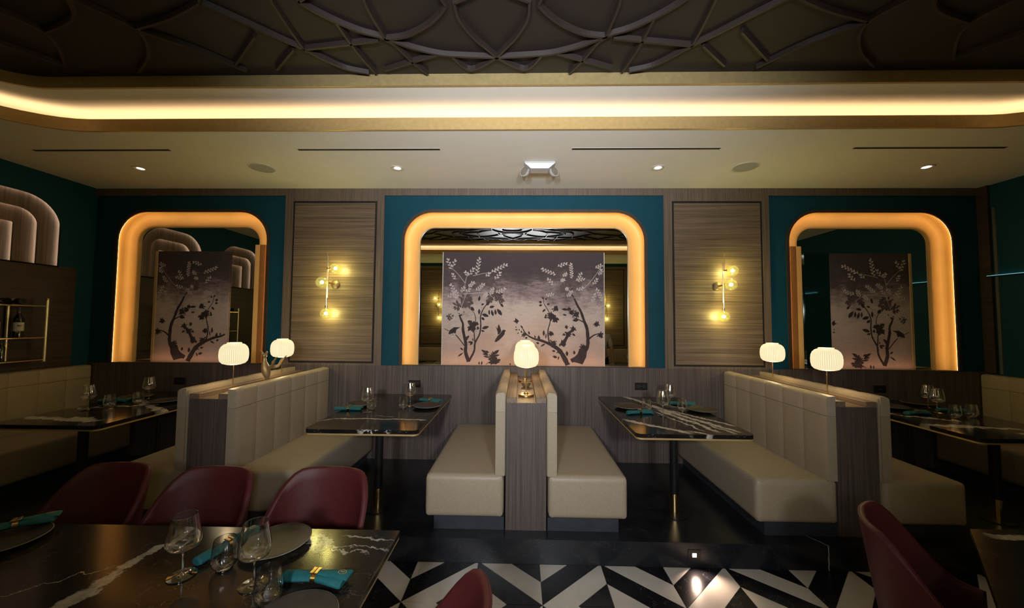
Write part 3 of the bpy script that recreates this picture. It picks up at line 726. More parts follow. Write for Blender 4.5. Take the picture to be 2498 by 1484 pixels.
# ------------------------------------------------------------------ booths
PIL = [-2.395, .050, 2.488]
BW = {-2.395: 'with the bird figurine', .050: 'in the middle', 2.488: 'farthest from the wine rack'}
def bench(x, d, label, fromwall=False):
    """banquette bench; x: plane of its back, d: +1/-1 direction the sitter faces"""
    t = thing('banquette_bench', label, 'bench', (x, -.716, ZP), 0, 'beige banquette benches')
    Lh = .685
    m_ = MB(); m_.box(*sorted((d*.012, d*.600)), -.690, .690, .095, .405, .045, 4)
    for v in m_.bm.verts:                               # soft crown on the seat
        if v.co.z > .38: v.co.z += .010*(1-(v.co.y/.7)**2)
    obj('seat', m_, M['leather'], t, sm='auto')
    m_ = MB(); m_.box(*sorted((d*.01, d*.535)), -.665, .690, .0005, .095); obj('plinth', m_, M['plinth'], t, label='dark recessed plinth')
    m_ = MB(); m_.box(*sorted((d*.002, d*.030)), -Lh+.012, Lh-.005, .395, 1.005, .01, 2); bk = obj('backrest', m_, M['leather'], t, sm='auto')
    n = 6; w = 2*Lh/n
    def pad(y0, y1, z0, z1, rtop):
        m_ = MB(); rows = []
        for k in range(9):
            q = -1+k/4; y = (y0+y1)/2+(y1-y0)/2*q; x1 = .084-.007*abs(q)**5; pr = [(.010, z0), (x1-.004, z0), (x1, z0+.004)]
            for j in range(5):
                a = pi/2*j/4; pr.append((x1-rtop+rtop*cos(a), z1-rtop+rtop*sin(a)-(.004*abs(q)**5 if rtop > .01 else 0)))
            pr.append((.010, z1)); rows.append([(d*x, y, z) for x, z in pr])
        V = m_.grid(rows, close_u=True); m_.bm.faces.new(V[0]); m_.bm.faces.new(list(reversed(V[-1]))); return m_
    for i in range(n):
        y0 = -Lh+i*w
        obj('channel', pad(y0+.0006, y0+w-.0006, .402, .872, .003), M['leather'], bk, sm='auto')
        obj('top_channel', pad(y0+.0006, y0+w-.0006, .8732, 1.018, .026), M['leather_top'], bk, sm='auto')
    return t
for px in PIL:
    t = thing('booth_divider', 'walnut booth divider '+BW[px]+', lamp tray along its top', 'divider', (px, -.70, ZP), 0, 'walnut booth dividers')
    obj('body', MB().box(-.152, .152, -.683, .676, .0005, .935), M['wood_v'], t)
    for s_ in (-1, 1):
        obj('rail', MB().box(*sorted((s_*.152, s_*.074)), -.683, .676, .935, .977, .002, 1), M['wood_y'], t)
    obj('tray', MB().box(-.073, .073, -.683, .676, .935, .939), M['wood_y'], t)
nm = {(-2.395, -1): 'beige channelled bench backing the bird figurine divider, facing the wine rack', (-2.395, 1): 'beige channelled bench backing the bird figurine divider, facing the middle booth',
      (.05, -1): 'beige channelled bench of the middle booth, on its wine rack side', (.05, 1): 'beige channelled bench of the middle booth, on the side away from the wine rack',
      (2.488, -1): 'beige channelled bench facing the table with bold white veins', (2.488, 1): 'beige channelled bench facing the dim far end of the room'}
for px in PIL:
    for d in (-1, 1): bench(px+d*.1525, d, nm[(px, d)])
bench(XL+.002, 1, 'beige channelled bench along the wall under the wine rack')
bench(XR-.032, -1, 'beige channelled bench along the bare teal side wall')

# ------------------------------------------------------------------ booth tables
ZT = .893
def booth_table(cx, label, veins, legx=0):
    t = thing('booth_table', label, 'table', (cx, -.705, ZP), 0, 'black marble booth tables')
    h = ZT-ZP; hw, y0, y1, r = .438, -.688, .680, .045
    def outline(e):
        x0, x1, a, b, rr = -hw+e, hw-e, y0+e, y1, r-e*.5; pts = [(x1, b), (x0, b)]
        pts += [(x0+rr-rr*cos(k), a+rr-rr*sin(k)) for k in [pi/2*i/5 for i in range(6)]]
        pts += [(x1-rr+rr*sin(k), a+rr-rr*cos(k)) for k in [pi/2*i/5 for i in range(6)]]
        return pts
    m_ = MB(); m_.prism([(x, y, h-.030) for x, y in outline(0)], (0, 0, .030)); obj('marble_top', m_, marble('booth_marble', veins), t)
    m_ = MB(); m_.prism([(x, y, h-.044) for x, y in outline(.003)], (0, 0, .0139)); obj('brass_edge', m_, M['gold_metal'], t, label='thin brass band under the marble edge')
    m_ = MB(); m_.lathe([(.033, .17), (.033, h-.044)], 20, (legx, -.40, 0)); obj('leg', m_, M['black_metal'], t, sm='auto')
    m_ = MB(); m_.lathe([(.036, .014), (.036, .17)], 20, (legx, -.40, 0)); obj('leg_sleeve', m_, M['brass'], t, sm='auto')
    m_ = MB(); m_.lathe([(.10, .0005), (.10, .008), (.036, .014)], 24, (legx, -.40, 0)); obj('foot', m_, M['black_metal'], t, sm='auto')
    m_ = MB(); m_.box(-.3, .3, .655, .680, h-.16, h-.044); obj('wall_bracket', m_, M['black_metal'], t)
    return t
TBL = {'FL': -3.70, 'L': -1.206, 'R': 1.312, 'FR': 3.808}
booth_table(TBL['FL'], 'black marble booth table beside the wine rack wall, ragged pale veins', [(-.44, -.45, .3, -.55, .05, .22), (-.2, .25, .44, -.2, .05, .25), (-.42, -.15, .1, .0, .02, .3), (-.1, .62, .44, .3, .012, .2)])
booth_table(TBL['L'], 'black marble booth table with one thin pale vein near its front edge', [(-.36, -.37, .42, -.39, .012, .10), (-.44, -.47, -.36, -.37, .008, .05), (-.05, -.26, .12, -.30, .006, .12), (-.02, -.690, .22, -.688, .004, .12)], .039)
booth_table(TBL['R'], 'black marble booth table with bold white veins fanning across it', [(-.15, .69, .12, -.10, .028, .10), (.08, .0, .36, -.62, .022, .12), (.0, .10, .20, -.62, .024, .13), (.03, .15, .43, -.45, .017, .12), (.12, -.05, .30, -.66, .014, .12), (-.42, -.28, -.02, -.66, .030, .14), (-.05, .0, .10, -.60, .012, .14), (-.02, -.60, .12, -.70, .016, .09), (.05, .45, .30, .10, .008, .08)], -.05)
booth_table(TBL['FR'], 'black marble booth table at the dim far end of the room', [(-.44, -.30, .2, -.45, .035, .2), (.0, -.55, .44, -.50, .03, .2), (-.44, .1, .0, -.2, .02, .3)])

# ------------------------------------------------------------------ tableware prototypes
def lathe_glass(prof_out, th, seg=28):
    th *= 1.5; inner = [(max(r-th, .0006), z+(th if i == 0 else 0)) for i, (r, z) in enumerate(prof_out)]
    m_ = MB(); m_.lathe(prof_out+list(reversed(inner)), seg); return m_
def make_wine(label):
    t = thing('wine_glass', label, 'wine glass', (0, 0, 0), 0, 'stemmed wine glasses')
    m_ = lathe_glass([(.004, .094), (.030, .098), (.048, .108), (.0545, .122), (.054, .140), (.050, .165), (.0445, .195), (.039, .224)], .0013); obj('bowl', m_, M['glass'], t, sm='auto')
    m_ = MB(); m_.lathe([(.0042, .010), (.0034, .03), (.0034, .075), (.006, .092), (.009, .0965)], 12); obj('stem', m_, M['glass'], t, sm=True)
    m_ = MB(); m_.lathe([(.046, .0005), (.046, .002), (.030, .004), (.010, .007), (.0042, .011)], 28); obj('foot', m_, M['glass'], t, sm='auto')
    m_ = MB(); m_.lathe([(.0385, .2235), (.0392, .2245), (.0380, .2245)], 28, cap0=False, cap1=False); obj('rim', m_, M['glass'], t, sm=True)
    return t
def make_tumbler(label):
    t = thing('stemless_tumbler', label, 'tumbler', (0, 0, 0), 0, 'stemless tumblers')
    m_ = lathe_glass([(.006, .003), (.026, .006), (.040, .018), (.0455, .036), (.044, .060), (.0395, .090), (.036, .116)], .0016); obj('bowl', m_, M['glass'], t, sm='auto')
    m_ = MB(); m_.lathe([(.028, .0005), (.028, .004), (.020, .006), (.001, .0045)], 24); obj('base', m_, M['glass'], t, sm='auto')
    return t
def make_plate(label):
    t = thing('dinner_plate', label, 'plate', (0, 0, 0), 0, 'glazed dinner plates')
    m_ = MB(); m_.lathe([(.075, .0005), (.080, .004), (.115, .010), (.133, .020), (.1345, .022), (.130, .0215), (.105, .0135), (.080, .009), (.001, .0085)], 40); obj('dish', m_, M['plate'], t, sm='auto')
    m_ = MB(); m_.lathe([(.1330, .0205), (.1355, .0225), (.1325, .0236)], 40, cap0=False, cap1=False); obj('lip', m_, M['plate_pale'], t, sm=True)
    return t
def make_napkin(label):
    """rolled cloth along local x with a brass ring"""
    t = thing('rolled_napkin', label, 'napkin', (0, 0, 0), 0, 'teal napkins in brass rings')
    def roll(secs, n=14, fold=0):
        rows = []
        for (x, w, h, zc, yc) in secs:
            row = []
            for k in range(n):
                a = 2*pi*k/n; kk = 1+.10*sin(3*a+x*30+fold)
                row.append((x, yc+w*cos(a)*kk, max(.0008, zc+h*sin(a)*kk)))
            rows.append(row)
        m_ = MB(); V = m_.grid(rows, close_u=True); m_.bm.faces.new(V[0]); m_.bm.faces.new(list(reversed(V[-1]))); return m_
    m_ = roll([(-.125, .022, .012, .013, 0), (-.118, .029, .015, .016, 0), (-.07, .027, .015, .016, .001), (-.03, .023, .015, .016, 0), (0, .020, .015, .016, 0), (.03, .024, .015, .016, -.002), (.07, .031, .014, .015, -.004), (.108, .034, .012, .013, -.006), (.115, .032, .010, .012, -.006)])
    obj('cloth', m_, M['napkin'], t, sm='auto')
    m_ = roll([(-.02, .012, .006, .031, .002), (.02, .014, .007, .031, .004), (.07, .022, .007, .028, .008), (.12, .028, .006, .024, .012), (.128, .027, .004, .022, .012)], 10, 1.5)
    obj('fold', m_, M['napkin'], t, sm='auto')
    m_ = MB(); rows = []
    for x in (-.009, .009):
        rows.append([(x, .0235*cos(2*pi*k/20), max(.0006, .0185+.0185*sin(2*pi*k/20))) for k in range(20)])
    m_.grid(rows, close_u=True); rg = obj('napkin_ring', m_, M['brass'], t, sm='auto')
    m_ = MB(); m_.box(-.015, -.001, -.017, .017, .0365, .042, .0015, 1); obj('bar', m_, M['brass'], rg)
    m_ = MB(); m_.box(.002, .015, -.017, .017, .0365, .042, .0015, 1); obj('bar', m_, M['brass'], rg)
    m_ = MB(); n = 20
    for r0 in (0,):
        m_.grid([[(.098+.016*k*cos(2*pi*i/n), .011+.012*k*sin(2*pi*i/n), .0342-.08*(.016*k*cos(2*pi*i/n))) for i in range(n)] for k in (.86, 1.0)], close_u=True)
    for a in (.2, 1.3, 2.6):
        m_.poly([(.098-.010*cos(a)+.001*sin(a), .011-.008*sin(a), .0346), (.098+.010*cos(a), .011+.008*sin(a)-.001, .0340), (.098+.010*cos(a)*.9, .011+.008*sin(a)+.002, .0340)])
    obj('emblem', m_, M['gold_metal'], t, label='small gold oval emblem stitched on the cloth')
    return t
PROTO = {}
MK = {'wine': make_wine, 'tumbler': make_tumbler, 'plate': make_plate, 'napkin': make_napkin}
def put(kind, x, y, z, rz, label):
    if kind not in PROTO:
        o = MK[kind](label); o.location = (x, y, z); o.rotation_euler = (0, 0, rz); PROTO[kind] = o; return o
    return dup(PROTO[kind], (x, y, z), rz, label)
FT = .752
put('wine', -1.275, -2.785, FT, .3, 'wine glass standing alone beside the thick vein of the table with red chairs')
put('wine', -.970, -2.825, FT, .8, 'wine glass before the large bronze plate on the table with red chairs')
put('tumbler', -1.148, -2.742, FT, 0, 'stemless tumbler between the two wine glasses on the table with red chairs')
put('tumbler', -.862, -2.905, FT, 0, 'stemless tumbler touching the bright teal napkin on the table with red chairs')
put('plate', -1.045, -2.588, FT, 0, 'dark bronze plate behind the wine glass, at the burgundy chair nearest the platform')
put('plate', -.715, -3.005, FT, 0, 'dark plate cut by the bottom of the photo beside the bright teal napkin')
put('plate', -2.21, -2.62, FT, 0, 'dark plate in the shadowed corner of the table with red chairs')
put('napkin', -.755, -2.800, FT, -.06, 'bright teal napkin lying straight near the table end, gold emblem visible')
put('napkin', -1.230, -2.612, FT, R_(70), 'teal napkin half hidden behind a tumbler on the table with red chairs')
put('napkin', -2.27, -2.54, FT+.022, R_(40), 'shadowed teal napkin on the plate in the dark corner of the table')
bpy.context.view_layer.update()
bt = {'FL': 'table by the wine rack wall', 'L': 'thin-veined table', 'R': 'boldly veined table', 'FR': 'dim far table'}
ZW = ZT+.001
for k, items in {
    'L': [('napkin', -1.575, -.80, R_(8), 'at the bench side with the bird'), ('plate', -1.54, -.58, 0, 'behind the napkin nearer the aisle'), ('wine', -1.372, -.868, 0, 'beside the napkin nearer the aisle'), ('tumbler', -1.375, -.762, 0, 'behind the wine glass nearer the aisle'),
          ('wine', -1.065, -.60, 0, 'nearer the back wall outlet'), ('tumbler', -1.10, -.70, 0, 'before the wine glass near the outlet'), ('plate', -.885, -.64, 0, 'beside the wine glass near the outlet'), ('napkin', -.91, -.42, R_(-20), 'behind the plate near the outlet')],
    'R': [('plate', 1.055, -.57, 0, 'nearer the middle booth'), ('napkin', 1.09, -.79, R_(12), 'before the plate nearer the middle booth'), ('wine', 1.270, -.862, 0, 'nearer the aisle'), ('tumbler', 1.185, -.69, 0, 'behind the napkin nearer the middle booth'),
          ('wine', 1.47, -.52, 0, 'nearer the back wall'), ('tumbler', 1.52, -.68, 0, 'beside the plate at the channelled bench'), ('napkin', 1.64, -.41, R_(-8), 'nearer the back wall'), ('plate', 1.71, -.66, 0, 'at the channelled bench side')],
    'FL': [('napkin', -4.02, -.60, R_(10), 'at the wall bench side'), ('wine', -3.90, -.92, 0, 'nearer the aisle'), ('tumbler', -3.83, -.80, 0, 'behind the wine glass nearer the aisle'), ('wine', -3.815, -.45, 0, 'nearer the back wall'), ('tumbler', -3.705, -.66, 0, 'beside the plate'), ('plate', -3.52, -.57, 0, 'nearer the bird figurine bench'), ('napkin', -3.46, -.36, R_(-15), 'behind the plate'), ('plate', -4.0, -.40, 0, 'nearer the wall bench')],
    'FR': [('plate', 3.68, -.42, 0, 'nearer the lit divider'), ('napkin', 3.66, -.68, R_(10), 'nearer the lit divider'), ('wine', 3.93, -.60, 0, 'nearer the aisle'), ('wine', 4.06, -.40, 0, 'nearer the back wall'), ('tumbler', 3.86, -.80, 0, 'nearer the lit divider'), ('tumbler', 4.05, -.76, 0, 'nearer the side wall'), ('plate', 4.12, -.25, 0, 'nearer the side wall'), ('napkin', 4.12, -.56, R_(-12), 'nearer the side wall')]}.items():
    for kind, x, y, rz, w in items:
        put(kind, x, y, ZW, rz, {'wine': 'wine glass', 'tumbler': 'tumbler', 'plate': 'glazed plate', 'napkin': 'rolled teal napkin'}[kind]+' on the '+bt[k]+', '+w)

# ------------------------------------------------------------------ table lamps, figurines
def make_lamp(label):
    t = thing('table_lamp', label, 'lamp', (0, 0, 0), 0, 'ribbed opal table lamps')
    m_ = MB(); m_.lathe([(.062, .0008), (.064, .003), (.064, .016), (.062, .018), (.022, .019), (.021, .024), (.012, .032), (.006, .036)], 36); obj('base', m_, M['brass'], t, sm='auto')
    m_ = MB(); m_.lathe([(.0045, .03), (.0045, .236)], 10); obj('pole', m_, M['brass'], t, sm='auto')
    prof = [(.012, .234), (.050, .236), (.078, .246), (.095, .266), (.101, .295), (.102, .325), (.099, .358), (.089, .384), (.072, .402), (.058, .408), (.052, .410), (.052, .418), (.046, .418)]
    seg = 176; rows = []
    for i, (r, z) in enumerate(prof):
        am = .0016 if 1 < i < 10 else 0
        rows.append([((r+am*cos(44*a))*cos(a), (r+am*cos(44*a))*sin(a), z) for a in [2*pi*k/seg for k in range(seg)]])
    m_ = MB(); V = m_.grid(rows, close_u=True); m_.bm.faces.new(list(reversed(V[0]))); m_.bm.faces.new(V[-1]); sh = obj('shade', m_, M['shade'], t, label='glowing ribbed opal shade', sm='auto')
    lamp('lamp_glow', 'POINT', (0, 0, .215), P_LAMP*.55, (1.0, .72, .38), t, .03)
    lamp('lamp_glow', 'POINT', (0, 0, .445), P_LAMP*.45, (1.0, .72, .38), t, .03)
    return t
ZL = ZP+.9395
l0 = make_lamp('ribbed opal lamp on the middle divider, nearer the aisle'); l0.location = (.052, -1.135, ZL)
for x, y, w in ((.052, -.42, 'middle divider, behind the other lamp'), (-2.395, -1.149, 'divider before the bird figurine'), (-2.395, -.52, 'divider behind the bird figurine'), (2.488, -1.132, 'divider farthest from the wine rack, nearer the aisle'), (2.488, -.489, 'divider farthest from the wine rack, nearer the wall')):
    dup(l0, (x, y, ZL), 0, 'ribbed opal lamp on the '+w)
# bronze bird with raised beak and wings
t = thing('bird_figurine', 'bronze bird figurine, beak raised, between two lamps', 'figurine', (-2.395, -.74, ZL))
m_ = MB(); m_.lathe([(.034, .0008), (.036, .004), (.030, .012), (.012, .016)], 20); obj('base', m_, M['bronze'], t, sm='auto')
t.scale = (1.2, 1.2, 1.2)
body = MB(); secs = [((.006, 0, .012), .006), ((.008, 0, .034), .008), ((.006, 0, .056), .017), ((-.002, 0, .090), .029), ((-.010, 0, .122), .031), ((-.017, 0, .152), .025), ((-.020, 0, .178), .016), ((-.021, 0, .200), .0125), ((-.021, 0, .215), .012)]
body.tube([p for p, r in secs], [r for p, r in secs], 14); obj('body', body, M['bronze'], t, sm=True)
m_ = MB(); m_.ball((-.022, 0, .226), .0185, 16, 10); hd = obj('head', m_, M['bronze'], t, sm=True)
m_ = MB(); m_.tube([(-.028, 0, .230), (-.046, 0, .252), (-.066, 0, .282)], [.012, .0075, .0012], 10); obj('beak', m_, M['bronze'], hd, sm=True)
def wing(s_):
    m_ = MB(); out = [(.0, 0, .125), (.020, s_*.012, .150), (.052, s_*.030, .146), (.066, s_*.035, .158), (.075, s_*.042, .188), (.105, s_*.050, .212), (.118, s_*.052, .222), (.100, s_*.048, .192), (.082, s_*.040, .150), (.070, s_*.034, .132), (.035, s_*.018, .120)]
    m_.prism(out, (0, s_*.012, 0)); return m_
for s_ in (1, -1): obj('wing', wing(s_), M['bronze'], t)
m_ = MB(); m_.prism([(0, -.010, .03), (.024, -.012, .012), (.040, -.006, .006), (.03, .008, .02)], (0, .018, .004)); obj('tail', m_, M['bronze'], t)
m_ = MB(); m_.prism([(-.016, -.002, .246), (-.006, -.002, .262), (.004, -.002, .252), (-.002, -.002, .236)], (0, .004, 0)); obj('crest', m_, M['bronze'], t)
t = thing('bronze_pot', 'small bronze pot between the two lamps of the middle divider', 'pot', (.058, -.72, ZL))
m_ = MB(); m_.lathe([(.026, .0008), (.030, .006), (.042, .030), (.046, .046), (.042, .046), (.036, .030), (.001, .010)], 24); obj('bowl', m_, M['bronze'], t, sm='auto')
m_ = MB(); m_.lathe([(.030, .0006), (.030, .004), (.024, .006)], 24, cap1=True); obj('foot', m_, M['brass'], t, sm='auto')

# ------------------------------------------------------------------ outlets
o0 = None
for x, w in ((-3.894, 'behind the table beside the wine rack wall'), (-1.190, 'behind the table with one thin vein'), (1.35, 'behind the table with bold white veins'), (3.948, 'behind the table at the dim far end')):
    lb = 'small black outlet plate on the wainscot '+w
    if o0 is None:
        o0 = thing('wall_outlet', lb, 'outlet', (x, -.0222, 1.009), 0, 'black outlets on the wainscot')
        obj('plate', MB().box(-.068, .068, -.008, 0, -.040, .040, .002, 1), M['black_metal'], o0)
        for s_ in (-1, 1): obj('socket', MB().box(s_*.032-.022, s_*.032+.022, -.010, -.008, -.020, .020, .001, 1), M['black'], o0)
        m_ = MB(); m_.lathe([(.0035, 0), (.003, -.0015), (.0005, -.002)], 10, (0, -.008, 0), axis='y'); obj('screw', m_, M['steel'], o0, sm='auto')
    else: dup(o0, (x, -.0222, 1.009), 0, lb)

# ------------------------------------------------------------------ arched reliefs on the side wall
for i, yc in enumerate(ARCHES):
    t = thing('arched_relief', ['stepped arched relief with glowing edges, above the wine rack', 'second stepped arched relief along the wine rack wall, seen in the mirror', 'third stepped arched relief along the wine rack wall'][i], 'wall relief', (XL, yc, 2.285))
    for k in range(4):
        o = .155*k; xb = -.045-.045*k
        hw, zt, r = .468-o, 3.0-2.285-o, max(.32-o*.95, .02)
        if k < 3:
            hole = [(y, z) for y, z in arch(0, hw-.155, zt-.155, max(r-.15, .02), 0)]
            lp = [(-hw-.02, 0)] + [hole[0]] + hole + [hole[-1]] + [(hw+.02, 0), (hw+.02, zt+.03), (-hw-.02, zt+.03)]
            lp = [lp[0]] + hole + lp[-3:]
            m_ = MB(); m_.prism([(xb-.012, y, z) for y, z in lp], (.010, 0, 0))
        else:
            m_ = MB(); m_.box(xb-.012, xb-.002, -hw-.02, hw+.02, 0, zt+.03)
        obj('relief_layer', m_, M['wood_f'], t)
        m_ = MB(); rows = [[(xb+.0322, y, z) for y, z in arch(0, hw+q, zt+q, r, .002)] for q in (.028, .040)]
        m_.grid(rows); obj('light_strip', m_, M['led_arch'], t)
    obj('ledge', MB().box(-.20, 0, -.47, .47, -.012, -.0005), M['wood_d'], t)

# ------------------------------------------------------------------ wine rack and bottles
t = thing('wine_rack', 'brass wine rack against the dark wood side wall', 'wine rack', (XL, -.55, 1.19))
zr = 0
RL = 1.30
M['rack_brass'] = plain('pale_brass', (.92, .82, .60), .28, metal=.75, var=.04)
for y, x in ((.035, .150), (-.40, .150), (-.85, .150), (-RL, .150), (-.17, .03), (-.6, .03), (-1.05, .03)):
    z0, z1 = (.085, .715) if x > .1 else (.10, .70)
    m_ = MB(); m_.tube([(x, y, z0), (x, y, z1)], .0125, 10); p = obj('post', m_, M['rack_brass'], t, sm='auto')
    m_ = MB(); m_.ball((x, y, z1+.008), .015, 12, 8); obj('finial', m_, M['brass'], p, sm=True)
for z in (.655, .335, .110):
    m_ = MB(); m_.box(.005, .155, -RL-.01, .045, z-.008, z); obj('shelf', m_, M['wood_d'], t)
    m_ = MB(); m_.box(.150, .156, -RL-.012, .047, z-.010, z+.002); obj('shelf_edge', m_, M['brass'], t)
obj('wall_cleat', MB().box(0.0005, .006, -RL, .04, .10, .70), M['wood_d'], t)
b0 = None
spots = [(-.13, 0), (-.30, 0), (-.50, 0), (-.72, 0), (-.95, 0), (-1.15, 0), (-.62, 1), (-.80, 1), (-1.0, 1), (-.24, 1), (-1.18, 1)]
wd = ['first upright from the booths', 'second upright from the booths', 'third upright from the booths', 'fourth upright from the booths', 'fifth upright from the booths', 'sixth upright from the booths']
for i, (dy, sh) in enumerate(spots):
    pos = (XL+.085, -.55+dy, 1.19+(.3355 if sh == 0 else .1105))
    lb = 'dark pale-labelled bottle on the wine rack, '+(wd[i] if sh == 0 else 'lower shelf, %s from the booths' % ['', '', '', '', '', '', 'second', 'third', 'fourth', 'first', 'fifth'][i])
    if b0 is None:
        b0 = thing('wine_bottle', lb, 'bottle', pos, 0, 'wine bottles on the rack')
        hz = .95
        m_ = MB(); m_.lathe([(.034, .0005), (.0375, .004), (.0375, .175), (.034, .195), (.018, .220), (.0145, .235), (.0145, .285), (.016, .287), (.016, .296), (.0135, .297)], 24); obj('bottle_body', m_, M['bottle'], b0, sm='auto')
        m_ = MB(); n = 10; m_.grid([[(.0380*cos(a), .0380*sin(a), z) for a in [-1.5+2.4*k/n for k in range(n+1)]] for z in (.065, .150)]); lo = obj('paper_label', m_, M['label'], b0, sm=True)
        m_ = MB(); m_.grid([[(.0384*cos(a), .0384*sin(a), z) for a in [-.75+.7*k/6 for k in range(7)]] for z in (.108, .126)]); obj('print', m_, M['capsule'], lo, sm=True)
        m_ = MB(); m_.lathe([(.0152, .240), (.0152, .284), (.0165, .286), (.0165, .2975), (.001, .298)], 20); obj('capsule', m_, M['capsule'], b0, sm='auto')
    elif sh == 1:
        d = dup(b0, pos, .4*i, lb); d.scale = (.72, .72, .72)
    else: dup(b0, pos, rnd.uniform(-.4, .4), lb)
for i, dy in enumerate((-.225, -.33, -.52, -.66, -.96, -1.1)):
    d = dup(b0, (XL+.155, -.55+dy, 1.19+.6575+.0300), 0, 'wine bottle lying on the top shelf of the rack, place %s from the booths' % ('first', 'second', 'third', 'fourth', 'fifth', 'sixth')[i])
    d.rotation_euler = (0, R_(-90), 0); d.scale = (.8, .8, .8); d.location.x = XL+.248
# ------------------------------------------------------------------ ledges on the bare side wall, their cyan glow imitating a glass reflection
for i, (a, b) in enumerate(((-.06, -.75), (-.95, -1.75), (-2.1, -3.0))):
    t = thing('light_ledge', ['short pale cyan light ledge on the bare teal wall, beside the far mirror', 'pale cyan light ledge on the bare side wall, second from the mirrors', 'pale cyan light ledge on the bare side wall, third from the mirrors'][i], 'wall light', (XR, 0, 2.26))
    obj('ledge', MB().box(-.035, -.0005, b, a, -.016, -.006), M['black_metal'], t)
    obj('light_strip', MB().box(-.030, -.004, b, a, -.0058, .001), M['led_cyan'], t)  # strip glows in place of a cyan reflection

# ------------------------------------------------------------------ large table and red chairs in front
def big_table(x0, x1, y0, y1, zt, label, veins, rz=0, loc=None, legs=True):
    cx, cy_ = ((x0+x1)/2, (y0+y1)/2) if loc is None else loc
    t = thing('dining_table', label, 'table', (cx, cy_, 0), rz)
    hx, hy = (x1-x0)/2, (y1-y0)/2
    m_ = MB(); m_.box(-hx, hx, -hy, hy, zt-.028, zt, .003, 1); obj('marble_top', m_, marble('table_marble', veins, base=((.010, .008, .007), (.030, .024, .018)), vein=(.36, .325, .27), rough=.15), t)
    m_ = MB(); m_.box(-hx+.003, hx-.003, -hy+.003, hy-.003, zt-.040, zt-.028); obj('brass_edge', m_, M['gold_metal'], t)
    for lx in ((-hx*.55, hx*.55) if hx > .6 else (0,)):
        m_ = MB(); m_.lathe([(.22, .0005), (.22, .012), (.05, .02), (.036, .03), (.036, zt-.05), (.09, zt-.0405)], 28, (lx, 0, 0)); obj('pedestal', m_, M['black_metal'], t, sm='auto')
    return t
big_table(-2.95, -.552, -3.28, -2.452, .75, 'large black marble table with a thick grey vein, red chairs around it',
          [(.215, -.62, .215, .44, .026, .16), (.95, .36, 1.20, .33, .006, .14), (.72, .40, 1.10, .20, .006, .25), (.80, .30, 1.20, .26, .004, .16), (-.55, -.35, .15, .12, .004, .2), (.70, .42, .92, .26, .022, .35)])  # short veins at one end also paint the sconce's reflection on cloudy marble
# big octagonal table, mostly outside the frame
t = thing('octagonal_table', 'dark marble table with one pale vein along its edge, cut by the photo edge', 'table', (2.535, -2.943, 0))
def oc(e): a, b, c, d = .915-e, .60-e, .38-e*.4, .063-e*.4; return [(a, -d), (a, d), (c, b), (-c, b), (-a, d), (-a, -d), (-c, -b), (c, -b)]
m_ = MB(); m_.prism([(x, y, .722) for x, y in oc(0)], (0, 0, .028)); obj('marble_top', m_, marble('octagon_marble', [(-.37, .545, .40, .500, .026, .07), (-.30, -.10, .5, -.2, .010, .2)], vein=(.40, .37, .32), rough=.2), t)
m_ = MB(); m_.prism([(x, y, .708) for x, y in oc(.005)], (0, 0, .0139)); obj('brass_edge', m_, M['gold_metal'], t)
m_ = MB(); m_.lathe([(.32, .0005), (.32, .02), (.10, .05), (.09, .65), (.25, .7075)], 28); obj('pedestal', m_, M['black_metal'], t, sm='auto')

def make_chair(label):
    """tub chair facing local -y"""
    t = thing('tub_chair', label, 'chair', (0, 0, 0), 0, 'burgundy leather tub chairs')
    N, V_ = 30, 9
    def top(u):                          # u in -1..1 around the back
        a = abs(u)
        k = min(1, max(0, (a-.30)/.62)); k = k*k*(3-2*k)
        return .86-.30*k
    def pt(u, v, off):
        ang = u*R_(118); h0 = .37
        z = h0+(top(u)-h0)*v
        fl = .205+.055*v**.8
        rx, ry = fl+.02+off, fl+off+.015
        n = 2.35; c_, s_ = cos(ang), sin(ang)
        k = (abs(c_)**n+abs(s_)**n)**(-1/n)
        return (rx*s_*k, ry*c_*k+.02*v, z)
    th = .030; rows = []
    for i in range(N+1):
        u = -1+2*i/N; col = [pt(u, j/V_, 0) for j in range(V_+1)]
        p = Vector(pt(u, 1, 0)); q = Vector(pt(u, 1, -th)); mid = (p+q)/2+Vector((0, 0, .012)); col += [tuple((p+mid)/2+Vector((0, 0, .004))), tuple(mid), tuple((q+mid)/2+Vector((0, 0, .004)))]
        col += [pt(u, j/V_, -th) for j in range(V_, -1, -1)]
        rows.append(col)
    m_ = MB(); Vv = m_.grid(rows, close_u=True); m_.bm.faces.new(Vv[0]); m_.bm.faces.new(list(reversed(Vv[-1])))
    sh = obj('backrest', m_, M['burgundy'], t, 'burgundy leather shell', sm='auto')
    m_ = MB(); pp = [tuple(Vector(pt(-1+2*i/N, 1, -.004))+Vector((0, 0, .004))) for i in range(N+1)]; m_.tube(pp, .0042, 6); obj('piping', m_, M['burgundy'], sh, sm=True)
    m_ = MB(); rows = []
    prof = [(.86, .36), (.97, .372), (1.0, .40), (1.0, .44), (.95, .462), (.7, .474), (.3, .478), (.02, .479)]
    for k, z in prof:
        row = []
        for i in range(32):
            a = 2*pi*i/32; c_, s_ = cos(a), sin(a); q = (abs(c_)**3+abs(s_)**3)**(-1/3)
            row.append((.193*k*c_*q, -.035+.205*k*s_*q, z))
        rows.append(row)
    V2 = m_.grid(rows, close_u=True); m_.bm.faces.new(list(reversed(V2[0]))); m_.bm.faces.new(V2[-1]); obj('seat', m_, M['burgundy_d'], t, sm='auto')
    for sx, sy_ in ((-1, -1), (1, -1), (-1, 1), (1, 1)):
        m_ = MB(); m_.tube([(sx*.13, sy_*.13-.02, .365), (sx*.19, sy_*.19-.02, .001)], [.014, .008], 10); obj('leg', m_, M['black_metal'], t, sm='auto')
    return t
